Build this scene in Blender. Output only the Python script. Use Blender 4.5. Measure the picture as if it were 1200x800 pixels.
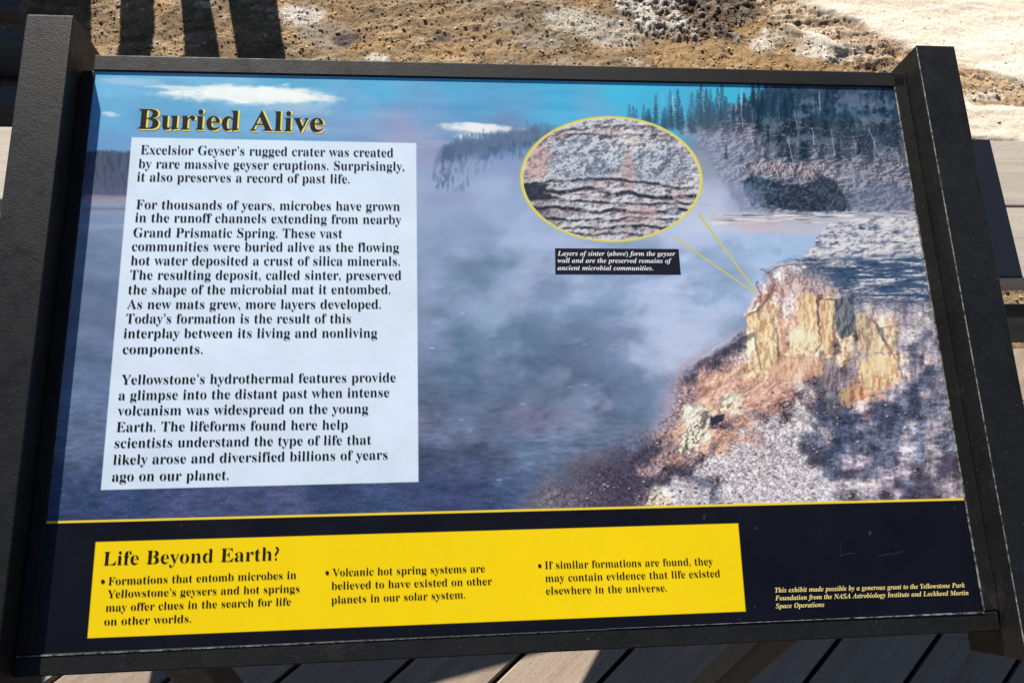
import bpy, bmesh, math, random
import numpy as np
from mathutils import Vector, Matrix, noise as mnoise

for _o in list(bpy.data.objects): bpy.data.objects.remove(_o)
SC = bpy.context.scene
COL = SC.collection

# ---------------------------------------------------------------- camera
cam = bpy.data.cameras.new('camera'); camo = bpy.data.objects.new('camera', cam); COL.objects.link(camo)
cam.sensor_width = 36; cam.lens = 940 / 1200 * 36; cam.clip_start = .02; cam.clip_end = 5000
Rm = Matrix(((0.995517, 0.010423, -0.094004), (-0.064288, 0.803576, -0.59172), (0.069372, 0.59511, 0.800644)))
camo.matrix_world = Matrix.Translation((-0.08913, -0.22557, 1.61587)) @ Rm.to_4x4()
SC.camera = camo

# ---------------------------------------------------------------- sky and sun
SUN_EL, SUN_AZ = math.radians(36.5), math.radians(-18)          # azimuth from +Y, negative = left
world = bpy.data.worlds.new('World'); SC.world = world; world.use_nodes = True
wn = world.node_tree.nodes; bgn = wn['Background']; sky = wn.new('ShaderNodeTexSky')
sky.sky_type = 'NISHITA'; sky.sun_disc = False; sky.sun_elevation = SUN_EL; sky.sun_rotation = SUN_AZ; sky.altitude = 2200
world.node_tree.links.new(sky.outputs[0], bgn.inputs[0]); bgn.inputs[1].default_value = 0.05
sun = bpy.data.lights.new('sun', 'SUN'); sun.energy = 5.0; sun.angle = math.radians(.53); sun.color = (1, .95, .87)
suno = bpy.data.objects.new('sun', sun); COL.objects.link(suno); suno.location = (-3, 8, 9)
sdir = Vector((math.sin(SUN_AZ) * math.cos(SUN_EL), math.cos(SUN_AZ) * math.cos(SUN_EL), math.sin(SUN_EL)))
suno.rotation_euler = sdir.to_track_quat('Z', 'Y').to_euler()
SC.view_settings.view_transform = 'Standard'; SC.view_settings.look = 'None'; SC.view_settings.exposure = 1.12; SC.view_settings.gamma = 1
SC.cycles.max_bounces = 6

# ---------------------------------------------------------------- numpy noise helpers
_rs = np.random.RandomState(7)
_LAT = _rs.rand(8, 256, 256).astype(np.float32)
def vnoise(x, y, seed=0):
    t = _LAT[seed % 8]; o = seed * 37
    xi = np.floor(x).astype(np.int32); yi = np.floor(y).astype(np.int32)
    fx = (x - xi).astype(np.float32); fy = (y - yi).astype(np.float32)
    fx = fx * fx * (3 - 2 * fx); fy = fy * fy * (3 - 2 * fy)
    x0 = (xi + o) & 255; x1 = (xi + o + 1) & 255; y0 = (yi + o * 3) & 255; y1 = (yi + o * 3 + 1) & 255
    a = t[y0, x0]; b = t[y0, x1]; c = t[y1, x0]; d = t[y1, x1]
    return (a + (b - a) * fx) * (1 - fy) + (c + (d - c) * fx) * fy
def fbm(x, y, octs=4, seed=0, gain=.5):
    s = 0; a = 1; n = 0
    for k in range(octs):
        s = s + a * vnoise(x, y, seed + k); n += a; a *= gain
        x, y = 1.62 * x - 1.17 * y + 3.1, 1.17 * x + 1.62 * y + 7.7
    return s / n
def sfbm(x, y, octs=4, seed=0, gain=.5):                             # keeps its stretch direction
    s = 0; a = 1; n = 0
    for k in range(octs):
        s = s + a * vnoise(x * 2.03 ** k + .7 * k, y * 1.97 ** k + .3 * k, seed + k); n += a; a *= gain
    return s / n
def speck(x, y, sc, seed=0):
    return vnoise((x * .8 + y * .6) / sc, (y * .8 - x * .6) / sc, seed)
def relief(x, y, sx, sy, octs=4, seed=0, d=1.2, fn=None):            # light from the left over a bumpy surface
    fn = fn or sfbm
    return (fn((x + d) / sx, (y + d * .5) / sy, octs, seed, .6) - fn((x - d) / sx, (y - d * .5) / sy, octs, seed, .6)) * sx
def sstep(a, b, x):
    t = np.clip((x - a) / (b - a), 0, 1); return t * t * (3 - 2 * t)

# ---------------------------------------------------------------- the printed picture
FIELD = """118 84 112 190 235;250 88 128 190 228;340 88 105 180 220;450 95 92 178 222;550 100 88 172 216;650 108 80 178 222;740 104 74 190 228;850 104 70 185 220;950 104 60 140 175
118 120 110 180 225;200 120 110 175 215;430 125 105 175 220;500 130 105 165 212;560 125 95 165 212;700 125 105 175 215;780 125 75 180 220
112 160 108 155 205;200 160 118 165 210;420 155 130 165 210;470 150 148 165 205;500 150 140 168 210;560 165 120 160 205
110 245 140 145 175;106 262 115 135 180;100 300 105 125 168;95 340 92 112 160;92 380 105 112 158;88 420 85 106 158;80 470 85 108 165;76 520 85 105 155;72 570 62 80 125;68 600 52 68 110
500 190 158 158 195;530 180 130 150 190;580 170 120 145 185;600 190 130 150 190;500 240 150 158 198;540 220 150 162 203;580 220 160 168 208;500 290 142 152 198;540 290 135 148 192;600 260 160 165 205;590 300 145 155 198
500 340 140 148 190;530 330 122 140 182;560 320 98 128 165;590 330 112 140 182;620 330 120 130 175;650 335 130 148 190;700 335 145 158 200;750 335 162 168 208;790 335 185 182 216;830 335 168 182 220;870 350 165 182 220
500 380 130 132 175;540 370 115 132 178;580 370 105 140 180;620 360 118 135 180;660 370 115 140 182;700 370 118 140 182;740 370 135 150 192;780 380 168 170 205;820 390 185 176 205;860 380 160 168 205
500 415 105 118 160;540 410 88 120 162;580 400 98 135 175;620 400 85 120 160;660 400 108 118 160;700 405 120 125 170;730 410 130 132 178;760 420 150 150 192;800 420 195 178 200;830 410 190 180 205
500 450 82 88 132;540 440 78 112 152;580 440 85 102 145;620 430 82 105 145;660 440 90 92 135;700 440 95 110 152;740 445 95 118 160;770 450 120 135 172;800 450 150 140 165
500 490 115 108 155;540 490 108 112 158;580 480 85 88 132;620 490 95 82 128;660 480 95 92 138;700 480 82 95 140;740 480 92 122 165;770 485 120 138 175;800 480 150 128 145
500 530 62 72 118;540 530 68 82 130;580 530 85 92 140;620 530 92 118 160;660 520 90 115 158;700 510 105 118 158;740 500 118 118 150;770 510 110 98 120
500 570 62 75 120;540 570 62 72 115;580 570 78 95 140;620 560 82 105 148;650 560 92 100 135;690 550 100 85 100;720 570 70 62 75
140 590 55 72 118;220 590 70 78 125;300 590 70 80 122;400 590 52 68 110;460 590 60 78 122;520 595 55 68 110;580 592 60 76 118;640 590 95 92 115;330 585 88 90 135
650 200 150 160 200;830 190 135 145 175;850 160 95 115 145;820 230 175 168 205;850 240 185 172 200;880 235 130 150 185;790 255 185 178 215;830 265 180 182 215;860 285 165 182 222;900 290 158 182 222;940 275 165 180 215
760 300 165 170 210;800 310 165 178 215;840 320 160 180 220;880 330 165 180 215;700 300 145 158 205;650 280 155 162 205"""

def paint(X, Y):
    sh = X.shape
    X = X.astype(np.float32); Y = Y.astype(np.float32)
    pts = np.array([[float(v) for v in p.split()] for l in FIELD.split('\n') for p in l.split(';')], np.float32)
    # smooth colour field (Shepard) on a coarse lattice, then bilinear
    gx, gy = np.meshgrid(np.arange(0, 1208, 8, dtype=np.float32), np.arange(60, 640, 8, dtype=np.float32))
    d2 = ((gx[..., None] - pts[:, 0]) * .8) ** 2 + (gy[..., None] - pts[:, 1]) ** 2 + 60
    w = d2 ** -1.9
    fld = (w @ pts[:, 2:]) / w.sum(-1)[..., None]
    wx = X + 26 * (fbm(X / 45, Y / 38, 4, 1) - .5) * 2; wy = Y + 20 * (fbm(X / 45, Y / 38, 4, 3) - .5) * 2
    fx = np.clip(wx / 8, 0, gx.shape[1] - 1.01); fy = np.clip((wy - 60) / 8, 0, gx.shape[0] - 1.01)
    xi = fx.astype(int); yi = fy.astype(int); fx = (fx - xi)[..., None]; fy = (fy - yi)[..., None]
    im = (fld[yi, xi] * (1 - fx) + fld[yi, xi + 1] * fx) * (1 - fy) + (fld[yi + 1, xi] * (1 - fx) + fld[yi + 1, xi + 1] * fx) * fy
    im = im.astype(np.float32); lum = im.mean(-1, keepdims=True); ds = (sstep(180, 330, Y) * .13)[..., None]; im = im * (1 - ds) + (lum + np.array([-4, 1, 6])) * ds + 3
    im = im.astype(np.float32)
    def sub(x0, y0, x1, y1):
        m = (X[::6, ::6] > x0 - 9) & (X[::6, ::6] < x1 + 9) & (Y[::6, ::6] > y0 - 9) & (Y[::6, ::6] < y1 + 9)
        r = np.nonzero(m.any(1))[0]; c = np.nonzero(m.any(0))[0]
        if len(r) == 0 or len(c) == 0: return (slice(0, 0), slice(0, 0))
        return (slice(r[0] * 6, r[-1] * 6 + 6), slice(c[0] * 6, c[-1] * 6 + 6))
    def blend(s, m, col):
        m = np.clip(m, 0, 1)[..., None]
        im[s] = im[s] * (1 - m) + np.asarray(col, np.float32) * m
    def poly(s, pts, soft=1.2, warp=0, ws=8, seed=0):
        x = X[s]; y = Y[s]
        if warp:
            x = x + warp * 2 * (fbm(x / ws, y / ws, 3, seed) - .5); y = y + warp * 2 * (fbm(x / ws, y / ws, 3, seed + 4) - .5)
        ins = np.zeros(x.shape, bool); dist = np.full(x.shape, 1e9, np.float32)
        for (ax, ay), (bx, by) in zip(pts, pts[1:] + pts[:1]):
            if ay != by:
                c = ((ay > y) != (by > y)) & (x < (bx - ax) * (y - ay) / (by - ay) + ax); ins ^= c
            dx, dy = bx - ax, by - ay
            t = np.clip(((x - ax) * dx + (y - ay) * dy) / (dx * dx + dy * dy + 1e-9), 0, 1)
            dist = np.minimum(dist, np.hypot(x - ax - t * dx, y - ay - t * dy))
        return sstep(-soft, soft, np.where(ins, dist, -dist))
    def bb(pts, p=8): a = np.array(pts); return sub(a[:, 0].min() - p, a[:, 1].min() - p, a[:, 0].max() + p, a[:, 1].max() + p)
    def area(pts, col, soft=1.2, warp=0, ws=8, seed=0, k=1.):
        s = bb(pts, 8 + warp); blend(s, k * poly(s, pts, soft, warp, ws, seed), col)
    def line(pts, wd, col, k=1., rough=0, soft=.5):
        s = bb(pts, 4); x = X[s]; y = Y[s]; d = np.full(x.shape, 1e9, np.float32)
        if rough: x = x + rough * 2 * (fbm(x / 5, y / 5, 3, 2) - .5); y = y + rough * 2 * (fbm(x / 5, y / 5, 3, 5) - .5)
        for (ax, ay), (bx, by) in zip(pts, pts[1:]):
            dx, dy = bx - ax, by - ay
            t = np.clip(((x - ax) * dx + (y - ay) * dy) / (dx * dx + dy * dy + 1e-9), 0, 1)
            d = np.minimum(d, np.hypot(x - ax - t * dx, y - ay - t * dy))
        blend(s, k * sstep(wd / 2 + soft, wd / 2 - soft, d), col)
    def blob(cx, cy, rx, ry, col, k=1., soft=.5, warp=.35, ws=10, seed=0, asp=1.):
        s = sub(cx - rx * 1.6, cy - ry * 1.6, cx + rx * 1.6, cy + ry * 1.6)
        x = X[s]; y = Y[s]
        r = np.hypot((x - cx) / rx, (y - cy) / ry) + warp * 2 * (fbm(x / ws / asp, y / ws, 4, seed) - .5)
        blend(s, k * sstep(1 + soft / 2, 1 - soft / 2, r), col)
    q_ = (sstep(165, 210, Y) * sstep(560, 420, Y))[..., None]; im = (im * (1 + q_ * np.array([.01, .055, .045], np.float32))).astype(np.float32)
    # grain of the water and steam
    s = sub(0, 250, 900, 612); x = X[s]; y = Y[s]
    wat = sstep(330, 560, y) * sstep(900, 700, x + (y - 400) * .2)
    n = sfbm(x / 9, y / 3.2, 4, 2) - .5; n2 = fbm(x / 34, y / 14, 4, 5) - .5
    im[s] *= (1 + (wat * .42 * n * sstep(250, 300, y) + .24 * n2 * sstep(250, 300, y)))[..., None]
    im[s] += (n2 * 14 * sstep(250, 300, y))[..., None] * np.array([1.3, .3, .4], np.float32)
    sp = sstep(.76, .9, speck(x, y, 1.5, 6)) * sstep(500, 600, y) * .35
    im[s] += (sp * 60)[..., None]
    for (cx, cy) in ((541, 492), (668, 453), (686, 451), (685, 403), (506, 408), (541, 367), (748, 358), (585, 562), (613, 473)):
        blob(cx, cy, 3.5, .9, (190, 195, 215), .6, .8, .2, 4, 1)
    s = sub(490, 180, 960, 500); x = X[s]; y = Y[s]; f = fbm(x / 62 + y / 150, y / 52, 5, 4, .55)
    env = sstep(330, 60, np.hypot((x - 800) / 1.15, (y - 370) * 1.25)) * sstep(905, 860, x - (y - 300) * .1 + 0 * y); env2 = sstep(150, 30, np.hypot((x - 560) / 1.6, (y - 270) * 1.2))
    blend(s, env * sstep(.40, .66, f) * .62, (208, 204, 226)); blend(s, env2 * sstep(.42, .62, f) * .35, (176, 184, 218)); blend(s, env * sstep(.46, .34, f) * .35, (120, 140, 184))
    s = sub(490, 330, 780, 592); x = X[s]; y = Y[s]; f = fbm(x / 40 + 3, y / 26, 5, 6, .55); en = sstep(150, 40, np.hypot((x - 600) / 1.2, y - 440)); blend(s, en * sstep(.44, .6, f) * .35, (86, 124, 158))
    q_ = (sstep(178, 230, Y) * sstep(585, 520, Y) * .5)[..., None]; lm = im.mean(-1, keepdims=True); im = (im * (1 - q_) + lm * np.array([.925, 1.0, 1.165], np.float32) * 1.02 * q_).astype(np.float32)
    # upper sky streaks, clouds
    s = sub(60, 70, 760, 176); x = X[s]; y = Y[s]
    im[s] += ((sfbm(x / 60, y / 9, 4, 6) - .5) * 22 * sstep(760, 640, x))[..., None]
    def cloud(cx, cy, rx, ry, col, k=1., seed=0):
        s = sub(cx - rx * 1.5, cy - ry * 2.4, cx + rx * 1.5, cy + ry * 2.4); x = X[s]; y = Y[s]
        u = (x - cx) / rx; yy = y - cy - ry * .35 * u
        q = 1 - np.abs(u) ** 1.7; f = sfbm(x / 26, y / 7, 5, seed, .62); g = sfbm(x / 9, y / 4, 4, seed + 2, .6)
        d = q - np.abs(yy / ry) ** 1.5 + (f - .5) * 1.7 + (g - .5) * .6
        blend(s, k * .8 * sstep(-.6, .8, d), tuple(v * .86 + 20 for v in col)); blend(s, k * sstep(.1, 1.15, d + .25 * (1 - (yy / ry))), col)
    cloud(300, 112, 108, 11, (254, 254, 255), 1, 3); cloud(330, 113, 60, 8, (255, 255, 255), 1, 5); cloud(205, 103, 34, 3.5, (225, 236, 248), .8, 2); cloud(160, 96, 46, 5, (178, 210, 240), .5, 6)
    cloud(129, 134, 12, 3, (225, 235, 250), .8, 1); cloud(350, 130, 48, 7, (180, 196, 226), .5, 4); cloud(364, 151, 22, 4.5, (208, 200, 222), .6, 5)
    cloud(565, 151, 50, 6, (250, 245, 248), .9, 2); cloud(552, 161, 24, 5, (225, 228, 242), .7, 6); cloud(480, 165, 50, 12, (180, 180, 214), .4, 3)
    blob(470, 145, 45, 22, (172, 172, 210), .35, 1.2, .2, 20, 5)
    # far left treeline and shore
    far = [(100, 178), (112, 177), (125, 176), (140, 178), (160, 178), (160, 232), (96, 232)]
    area(far, (78, 86, 112), 2.4, 1.5, 3, 2, .9)
    s = bb(far); x = X[s]; y = Y[s]; m = poly(s, far, 2.5, 1.5, 3, 2)
    blend(s, m * .6 * sstep(.4, .75, fbm(x / 2.2, y / 9, 3, 4)), (58, 64, 86)); blend(s, m * sstep(208, 232, y) * .7, (100, 104, 135))
    area([(98, 228), (160, 230), (160, 236), (97, 238)], (165, 150, 172), 2, 1, 5, 1, .8)
    area([(97, 243), (160, 243), (160, 246), (97, 247)], (120, 115, 140), 1.5, 1, 5, 1, .6)
    area([(90, 262), (150, 262), (150, 268), (90, 270)], (165, 170, 200), 2, 1.5, 6, 3, .5)
    # tree line fading into the steam
    rt = random.Random(4)
    def conifer(x, yb, h, w, col, k=1.):
        s = sub(x - w - 1, yb - h - 1, x + w + 1, yb + 1)
        xx = X[s]; yy = Y[s]
        if xx.size == 0: return
        f = (yy - (yb - h)) / h
        saw = .5 + .5 * ((f * h / 3.6 + x * .37 + .4 * speck(xx, yy, 4, 2)) % 1.0)
        hw = w * np.clip(f, 0, 1) ** .8 * saw * (.35 + 1.2 * vnoise(xx / 2.1 + x, yy / 2.1, int(x) % 7)) + .45
        m = sstep(.9, -.5, np.abs(xx - x) - hw) * ((f > 0) & (f < 1))
        blend(s, m * k * (.55 + .7 * speck(xx, yy, 1.6, 5)) * sstep(1.02, .72, f), col)
    mass = [(516, 176), (535, 170), (560, 163), (585, 158), (612, 152), (650, 146), (650, 176), (615, 184), (585, 190), (560, 203), (545, 222), (515, 226), (506, 205)]
    ss = bb(mass, 20); mm_ = poly(ss, mass, 7, 7, 12, 2); xx = X[ss]; yy = Y[ss]
    blend(ss, mm_ * .72 * sstep(560, 530, xx * .35 + yy * 1.9 + 0 * xx), (92, 112, 146)); blend(ss, mm_ * .5 * sstep(.45, .7, sfbm(xx / 3, yy / 8, 4, 3)), (66, 84, 116))
    for i in range(90):
        f = i / 89; x = 520 + f * 116 + rt.uniform(-1, 1); top = 176 - f * 24 + rt.uniform(-3, 3)
        conifer(x, top + rt.uniform(4, 12), rt.uniform(9, 19), rt.uniform(1.6, 3.4), (88 + 26 * f, 108 + 22 * f, 142 + 16 * f), .62 - .3 * f)
    for x in (528, 532, 536, 539, 543, 548): line([(x, rt.uniform(185, 190)), (x + 1, rt.uniform(204, 216))], 1.2, (150, 166, 196), .45, 1, .8)
    blob(590, 198, 50, 10, (156, 166, 204), .6, 1.3, .3, 16, 3); blob(528, 232, 34, 10, (156, 160, 200), .6, 1.3, .3, 12, 3)
    # right hillside
    hill = [(736, 152), (760, 148), (800, 142), (850, 130), (895, 112), (915, 88), (1110, 88), (1110, 250), (900, 252), (870, 245), (840, 205), (826, 175), (790, 150)]
    s = bb(hill); x = X[s]; y = Y[s]; m = poly(s, hill, 4, 6, 14, 1)
    t = fbm(x / 12, y / 7, 5, 3); base = np.stack([80 + 110 * t ** 1.5, 88 + 78 * t ** 1.5, 108 + 66 * t ** 1.3], -1)
    mist = np.clip(sstep(905, 810, x + (y - 180) * -.55 + 50 * (fbm(x / 30, y / 30, 3, 2) - .5)) * .95 * sstep(128, 165, y + (x - 800) * .1), 0, 1)
    base = base * (1 - mist[..., None]) + np.array([142, 152, 184], np.float32) * mist[..., None]
    base = base + np.clip(relief(x, y, 9, 5, 4, 2) * 60, -32, 42)[..., None]
    dkk = (sstep(870, 925, x) * sstep(192, 160, y + fbm(x / 14, y / 14, 4, 5, .6) * 60 - 30))[..., None] * .75
    base = base * (1 - dkk) + (np.array([34, 60, 84]) + 55 * (fbm(x / 6, y / 9, 4, 6) - .45)[..., None]) * dkk
    base = base * (1 - mist[..., None] * .8) + np.array([142, 152, 184], np.float32) * mist[..., None] * .8
    m3 = m[..., None] * .95; im[s] = im[s] * (1 - m3) + base * m3
    for i in range(105):                                               # skyline trees
        f = i / 104; x = 738 + f * 185 + rt.gauss(0, 4) + rt.uniform(-3, 3); yb = 158 - f * 16 + rt.uniform(-6, 8); big = rt.random() < .16
        c = (56, 88, 114) if x < 860 else (38, 66, 90)
        h = (rt.uniform(38, 50) if big else rt.uniform(16, 32)) * (1 + .25 * f)
        conifer(x, yb, h, h * .15, tuple(v + dv for v, dv in zip(c, [rt.uniform(-8, 12)] * 3)), .6 + rt.uniform(-.2, .3) if x > 780 else .5)
    for i in range(105):                                              # dense stand
        x = rt.uniform(880, 1052); yb = rt.uniform(118, 192 + (x - 880) * .05); h = rt.uniform(22, 46)
        conifer(x, yb, h, h * rt.uniform(.12, .22), (lambda q: (28 + q, 56 + q, 80 + q))(rt.uniform(-16, 26)), rt.uniform(.35, .8))
    for i in range(16):
        x = rt.uniform(880, 1055); yb = rt.uniform(140, 200); conifer(x, yb, rt.uniform(40, 58), rt.uniform(4.5, 7), (20, 46, 66), .9)
    for i in range(40):
        x = rt.uniform(895, 1055); y = rt.uniform(102, 165); blob(x, y, rt.uniform(3, 9), rt.uniform(2, 5), rt.choice([(88, 128, 152), (66, 104, 130), (120, 146, 170), (104, 118, 146)]), rt.uniform(.25, .6), 1, 1.4, 3, i % 7)
    for i in range(46):
        x = rt.uniform(850, 1062); y = rt.uniform(150, 244); conifer(x, y, rt.uniform(8, 20), rt.uniform(2, 5), (44, 70, 92), .6)
    for p in ((998, 118, 18), (1022, 140, 14), (905, 175, 16), (1040, 180, 12), (860, 160, 12), (965, 165, 12), (1028, 122, 12), (945, 120, 10), (1008, 205, 16), (930, 165, 9)):
        blob(p[0], p[1], p[2], p[2] * .45, (140, 142, 172), .5, 1., 1.3, 4, p[2])
    for i in range(55):
        x = rt.uniform(820, 1058); y = rt.uniform(150, 240); line([(x, y), (x + rt.uniform(6, 18), y + rt.uniform(-5, 5))], .8, (168, 158, 172), rt.uniform(.2, .6))
    for p in (((923, 162), (927, 180), (931, 197)), ((880, 150), (882, 168)), ((974, 152), (978, 183)), ((999, 182), (1001, 216)), ((952, 150), (954, 170)), ((1024, 160), (1026, 188)),
              ((868, 115), (870, 148)), ((930, 130), (935, 150)), ((1018, 150), (1030, 183), (1042, 172)), ((912, 118), (913, 140)), ((960, 108), (961, 130)), ((1000, 160), (1003, 176)),
              ((869, 100), (869, 120)), ((823, 108), (825, 132)), ((842, 112), (843, 128)), ((788, 112), (789, 136)), ((776, 108), (777, 130)), ((885, 100), (886, 118)), ((955, 176), (954, 186))):
        line(list(p), rt.uniform(.5, 1.0), (214, 208, 218), rt.uniform(.45, .8), 1.2, .6)
    for i in range(60):
        x = rt.uniform(850, 1055); y = rt.uniform(108, 215); line([(x, y), (x + rt.uniform(-2, 3), y + rt.uniform(6, 18))], .6, (186, 190, 206), rt.uniform(.1, .5), 1, .6)
    ss = sub(735, 95, 1110, 262); x = X[ss]; y = Y[ss]; q_ = (.35 * sstep(130, 150, y) * sstep(790, 830, x))[..., None]; lm = im[ss].mean(-1, keepdims=True); im[ss] = im[ss] * (1 - q_) + lm * np.array([1.0, .99, 1.06]) * q_
    # fallen timber bank and shrub mass
    for i in range(150):
        x = rt.gauss(918, 36); y = 203 + (x - 918) * .10 + rt.gauss(0, 4); a = rt.uniform(-2.2, -.7); l = rt.uniform(4, 11)
        if x < 872 or x > 965: continue
        line([(x, y), (x + l * math.cos(a), y + l * math.sin(a))], 1.1, rt.choice([(228, 205, 200), (190, 165, 165), (160, 130, 135), (90, 75, 88), (70, 62, 80)]), .8)
    bush = [(868, 212), (890, 207), (915, 214), (945, 216), (962, 206), (978, 212), (990, 228), (995, 246), (960, 248), (920, 246), (880, 238)]
    area(bush, (44, 66, 84), 2, 5, 6, 2, .95)
    s = bb(bush); x = X[s]; y = Y[s]; m = poly(s, bush, 2, 5, 6, 2); t = fbm(x / 3, y / 3, 4, 2)
    blend(s, m * sstep(.52, .72, t) * .8, (92, 112, 128)); blend(s, m * sstep(.5, .3, t) * .7, (28, 36, 52)); blend(s, m * sstep(905, 925, x) * .35, (62, 54, 70))
    blob(872, 232, 22, 16, (150, 155, 190), .6, 1.2, .3, 12, 3); blob(1035, 232, 45, 17, (130, 138, 170), .5, .9, .4, 12, 3)
    # pale shore strip
    shore = [(830, 252), (880, 249), (960, 250), (1075, 247), (1080, 262), (1000, 262), (960, 264), (930, 262), (880, 262), (835, 264)]
    area(shore, (200, 190, 202), 3, 3, 12, 3, .8)
    s = bb(shore); x = X[s]; y = Y[s]; blend(s, poly(s, shore, 3, 2, 8, 3) * sstep(.5, .7, fbm(x / 30, y / 1.8, 4, 1)), (238, 228, 226))
    blend(s, poly(s, shore, 3, 2, 8, 3) * .7 * sstep(.55, .7, fbm(x / 22, y / 1.5, 4, 5)), (95, 98, 120))
    blob(890, 266, 32, 6, (222, 190, 195), .6, 1., .4, 8, 2, 2); blob(935, 270, 40, 6, (212, 196, 205), .55, 1., .4, 8, 3, 2)
    s = sub(735, 95, 1075, 262); x = X[s]; y = Y[s]; blend(s, sstep(.74, .9, speck(x, y, 1.6, 3)) * .35 * sstep(120, 150, y) * sstep(850, 900, x), (186, 190, 208))
    # plateau of white sinter
    plat = [(975, 262), (1010, 256), (1140, 250), (1150, 340), (1170, 592), (1000, 592), (960, 440), (1000, 350), (905, 312), (935, 306), (950, 292), (962, 272)]
    s = bb(plat); x = X[s]; y = Y[s]; m = poly(s, plat, 1.5, 3, 7, 1)
    f = sstep(262, 300, y); t = .5 + (sfbm(x / 13, y / 4, 5, 3, .7) - .5) * .75 + (fbm(x / 5, y / 4, 4, 6, .6) - .48) * .45 + relief(x, y, 12, 4.5, 4, 5) * .06 + .04
    col = np.stack([np.interp(t, [.2, .42, .55, .75], [82, 150, 208, 240]), np.interp(t, [.2, .42, .55, .75], [88, 150, 202, 230]), np.interp(t, [.2, .42, .55, .75], [118, 170, 210, 230])], -1)
    im[s] = im[s] * (1 - m[..., None]) + col * m[..., None]
    # blue shade bands on the plateau
    def shade(pts, col, k, lo=.42, hi=.6, sx=26, sy=2.6, seed=2):
        s = bb(pts, 14); x = X[s]; y = Y[s]; m = poly(s, pts, 5, 6, 16, seed)
        t = sfbm(x / sx, y / sy, 5, seed, .6); blend(s, m * k * sstep(hi + .05, lo - .06, t + .12 * (fbm(x / 4, y / 3, 3, 2) - .5)), col)
        blend(s, m * k * .5 * sstep(.5, .3, fbm(x / 5, y / 2, 4, seed + 1)), tuple(v * .6 for v in col))
    shade([(905, 312), (935, 303), (1150, 300), (1150, 368), (1005, 350), (950, 330)], (66, 90, 124), .95, .5, .64)
    shade([(1005, 352), (1150, 350), (1150, 375), (1030, 372)], (90, 98, 128), .7, .44, .58)
    shade([(1030, 370), (1150, 370), (1150, 430), (1045, 420)], (120, 112, 135), .6, .4, .52)
    shade([(1050, 395), (1150, 400), (1150, 460), (1060, 450)], (84, 88, 118), .9, .5, .64)
    area([(985, 470), (1030, 452), (1160, 440), (1170, 596), (1030, 596), (985, 570), (940, 550), (930, 520), (965, 500)], (72, 80, 110), 6, 8, 16, 3, .93)
    s = sub(930, 430, 1170, 596); x = X[s]; y = Y[s]; mm = sstep(940, 985, x - np.maximum(0, 505 - y) * .9) * sstep(428, 470, y)
    im[s] += np.clip(relief(x, y, 16, 6, 4, 4) * 40, -30, 50)[..., None] * mm[..., None]
    blend(s, mm * .55 * sstep(.5, .7, sfbm(x / 16, y / 5, 5, 6)), (150, 140, 162)); blend(s, mm * .9 * sstep(.6, .78, sfbm(x / 7, y / 3, 4, 1)) * sstep(.4, .6, fbm(x / 40, y / 22, 3, 6)), (222, 205, 208))
    blend(s, mm * .6 * sstep(.42, .3, fbm(x / 12, y / 5, 4, 2)), (38, 46, 72))
    blend(s, mm * .45 * sstep(.68, .85, speck(x, y, 1.5, 5)), (195, 188, 202))
    PAL = dict(b=(150, 168, 212, 0, 0), w=(254, 246, 222, .25, .3), y=(250, 210, 166, .22, .5), Y=(234, 184, 140, .25, .6), o=(228, 172, 146, .3, .35), O=(184, 128, 110, .4, .4), p=(228, 200, 196, .4, .35),
               g=(162, 148, 162, .5, .3), d=(96, 78, 88, 1.1, .2), n=(62, 74, 100, .55, .15), N=(104, 112, 138, .55, .15), s=(200, 190, 196, .58, .05), k=(60, 65, 75, .5, .2), G=(104, 106, 118, .5, .5), m=(172, 164, 196, .06, 0), B=(112, 134, 174, .05, 0), c=(72, 68, 88, .5, .1), r=(156, 126, 128, .75, .3))
    CELLS = ((867, 297, 13.75, 13.75, 'bbbbbbbpssssssss bbbbpsnnnnnnssnn bbbppgggNNssNssn bbpOppgggnnNnnnn bpOppoyOyOnsNNnN wygypoyoyyGpppgs yYyyooyoyyGGyogs NyyyoywyOyGGyyss nyyyowwydypgYygN pyyYyypyyYggyypN oYyoopoogGgywypg ooooopdGGgOOYpgn ooooOdsdGGoYogNn oOoOdsdnGnpgnnNn Ogdsdssnnnndnnnn ssssssssNnNnnnnN'),
             (727, 387, 13.75, 13.75, 'BmmmBBBBbb BmmmmBBBmm BBmmmmmmgc BBBmmmmrcr BBBmmrcooo NBBmmrrOooo NNBmmrrooww NNBBmrwwyow NBNmrowyddOo NNNrrowwoOoO cNccrryoross cccrrOrdssss ccrrdccsssss cccccssNdsss ccdwwsssNsss'),
             (927, 500, 13.75, 13.33, 'spNNnnNgnNsNggNgNN sNNgnnnNNNgNgNNNNN scnnnNNnNNsNsNNggg sscnNggnNcgNgccNNN sssNncNNgggcgccNNN ssssgsspgcNccggNNN ssssgcsgcgcccggggg'),
             (1087, 380, 13.75, 13.75, 'sgNsss NgpNNN gNNNgg pgNNgN nNNgNN NgNNNN gNNgNN NNgNNN'))
    P5 = []
    for ox, oy, dx, dy, rows in CELLS:
        for j, row in enumerate(rows.split()):
            for i, ch in enumerate(row): P5.append((ox + i * dx, oy + j * dy) + PAL[ch])
    P5 = np.array(P5, np.float32)
    lx, ly = np.meshgrid(np.arange(600, 1200, 4, dtype=np.float32), np.arange(290, 612, 4, dtype=np.float32))
    d2 = (lx[..., None] - P5[:, 0]) ** 2 + (ly[..., None] - P5[:, 1]) ** 2 + 14
    w = d2 ** -2.1; L5 = (w @ P5[:, 2:]) / w.sum(-1)[..., None]
    s = sub(600, 296, 1180, 606); x = X[s]; y = Y[s]
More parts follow.
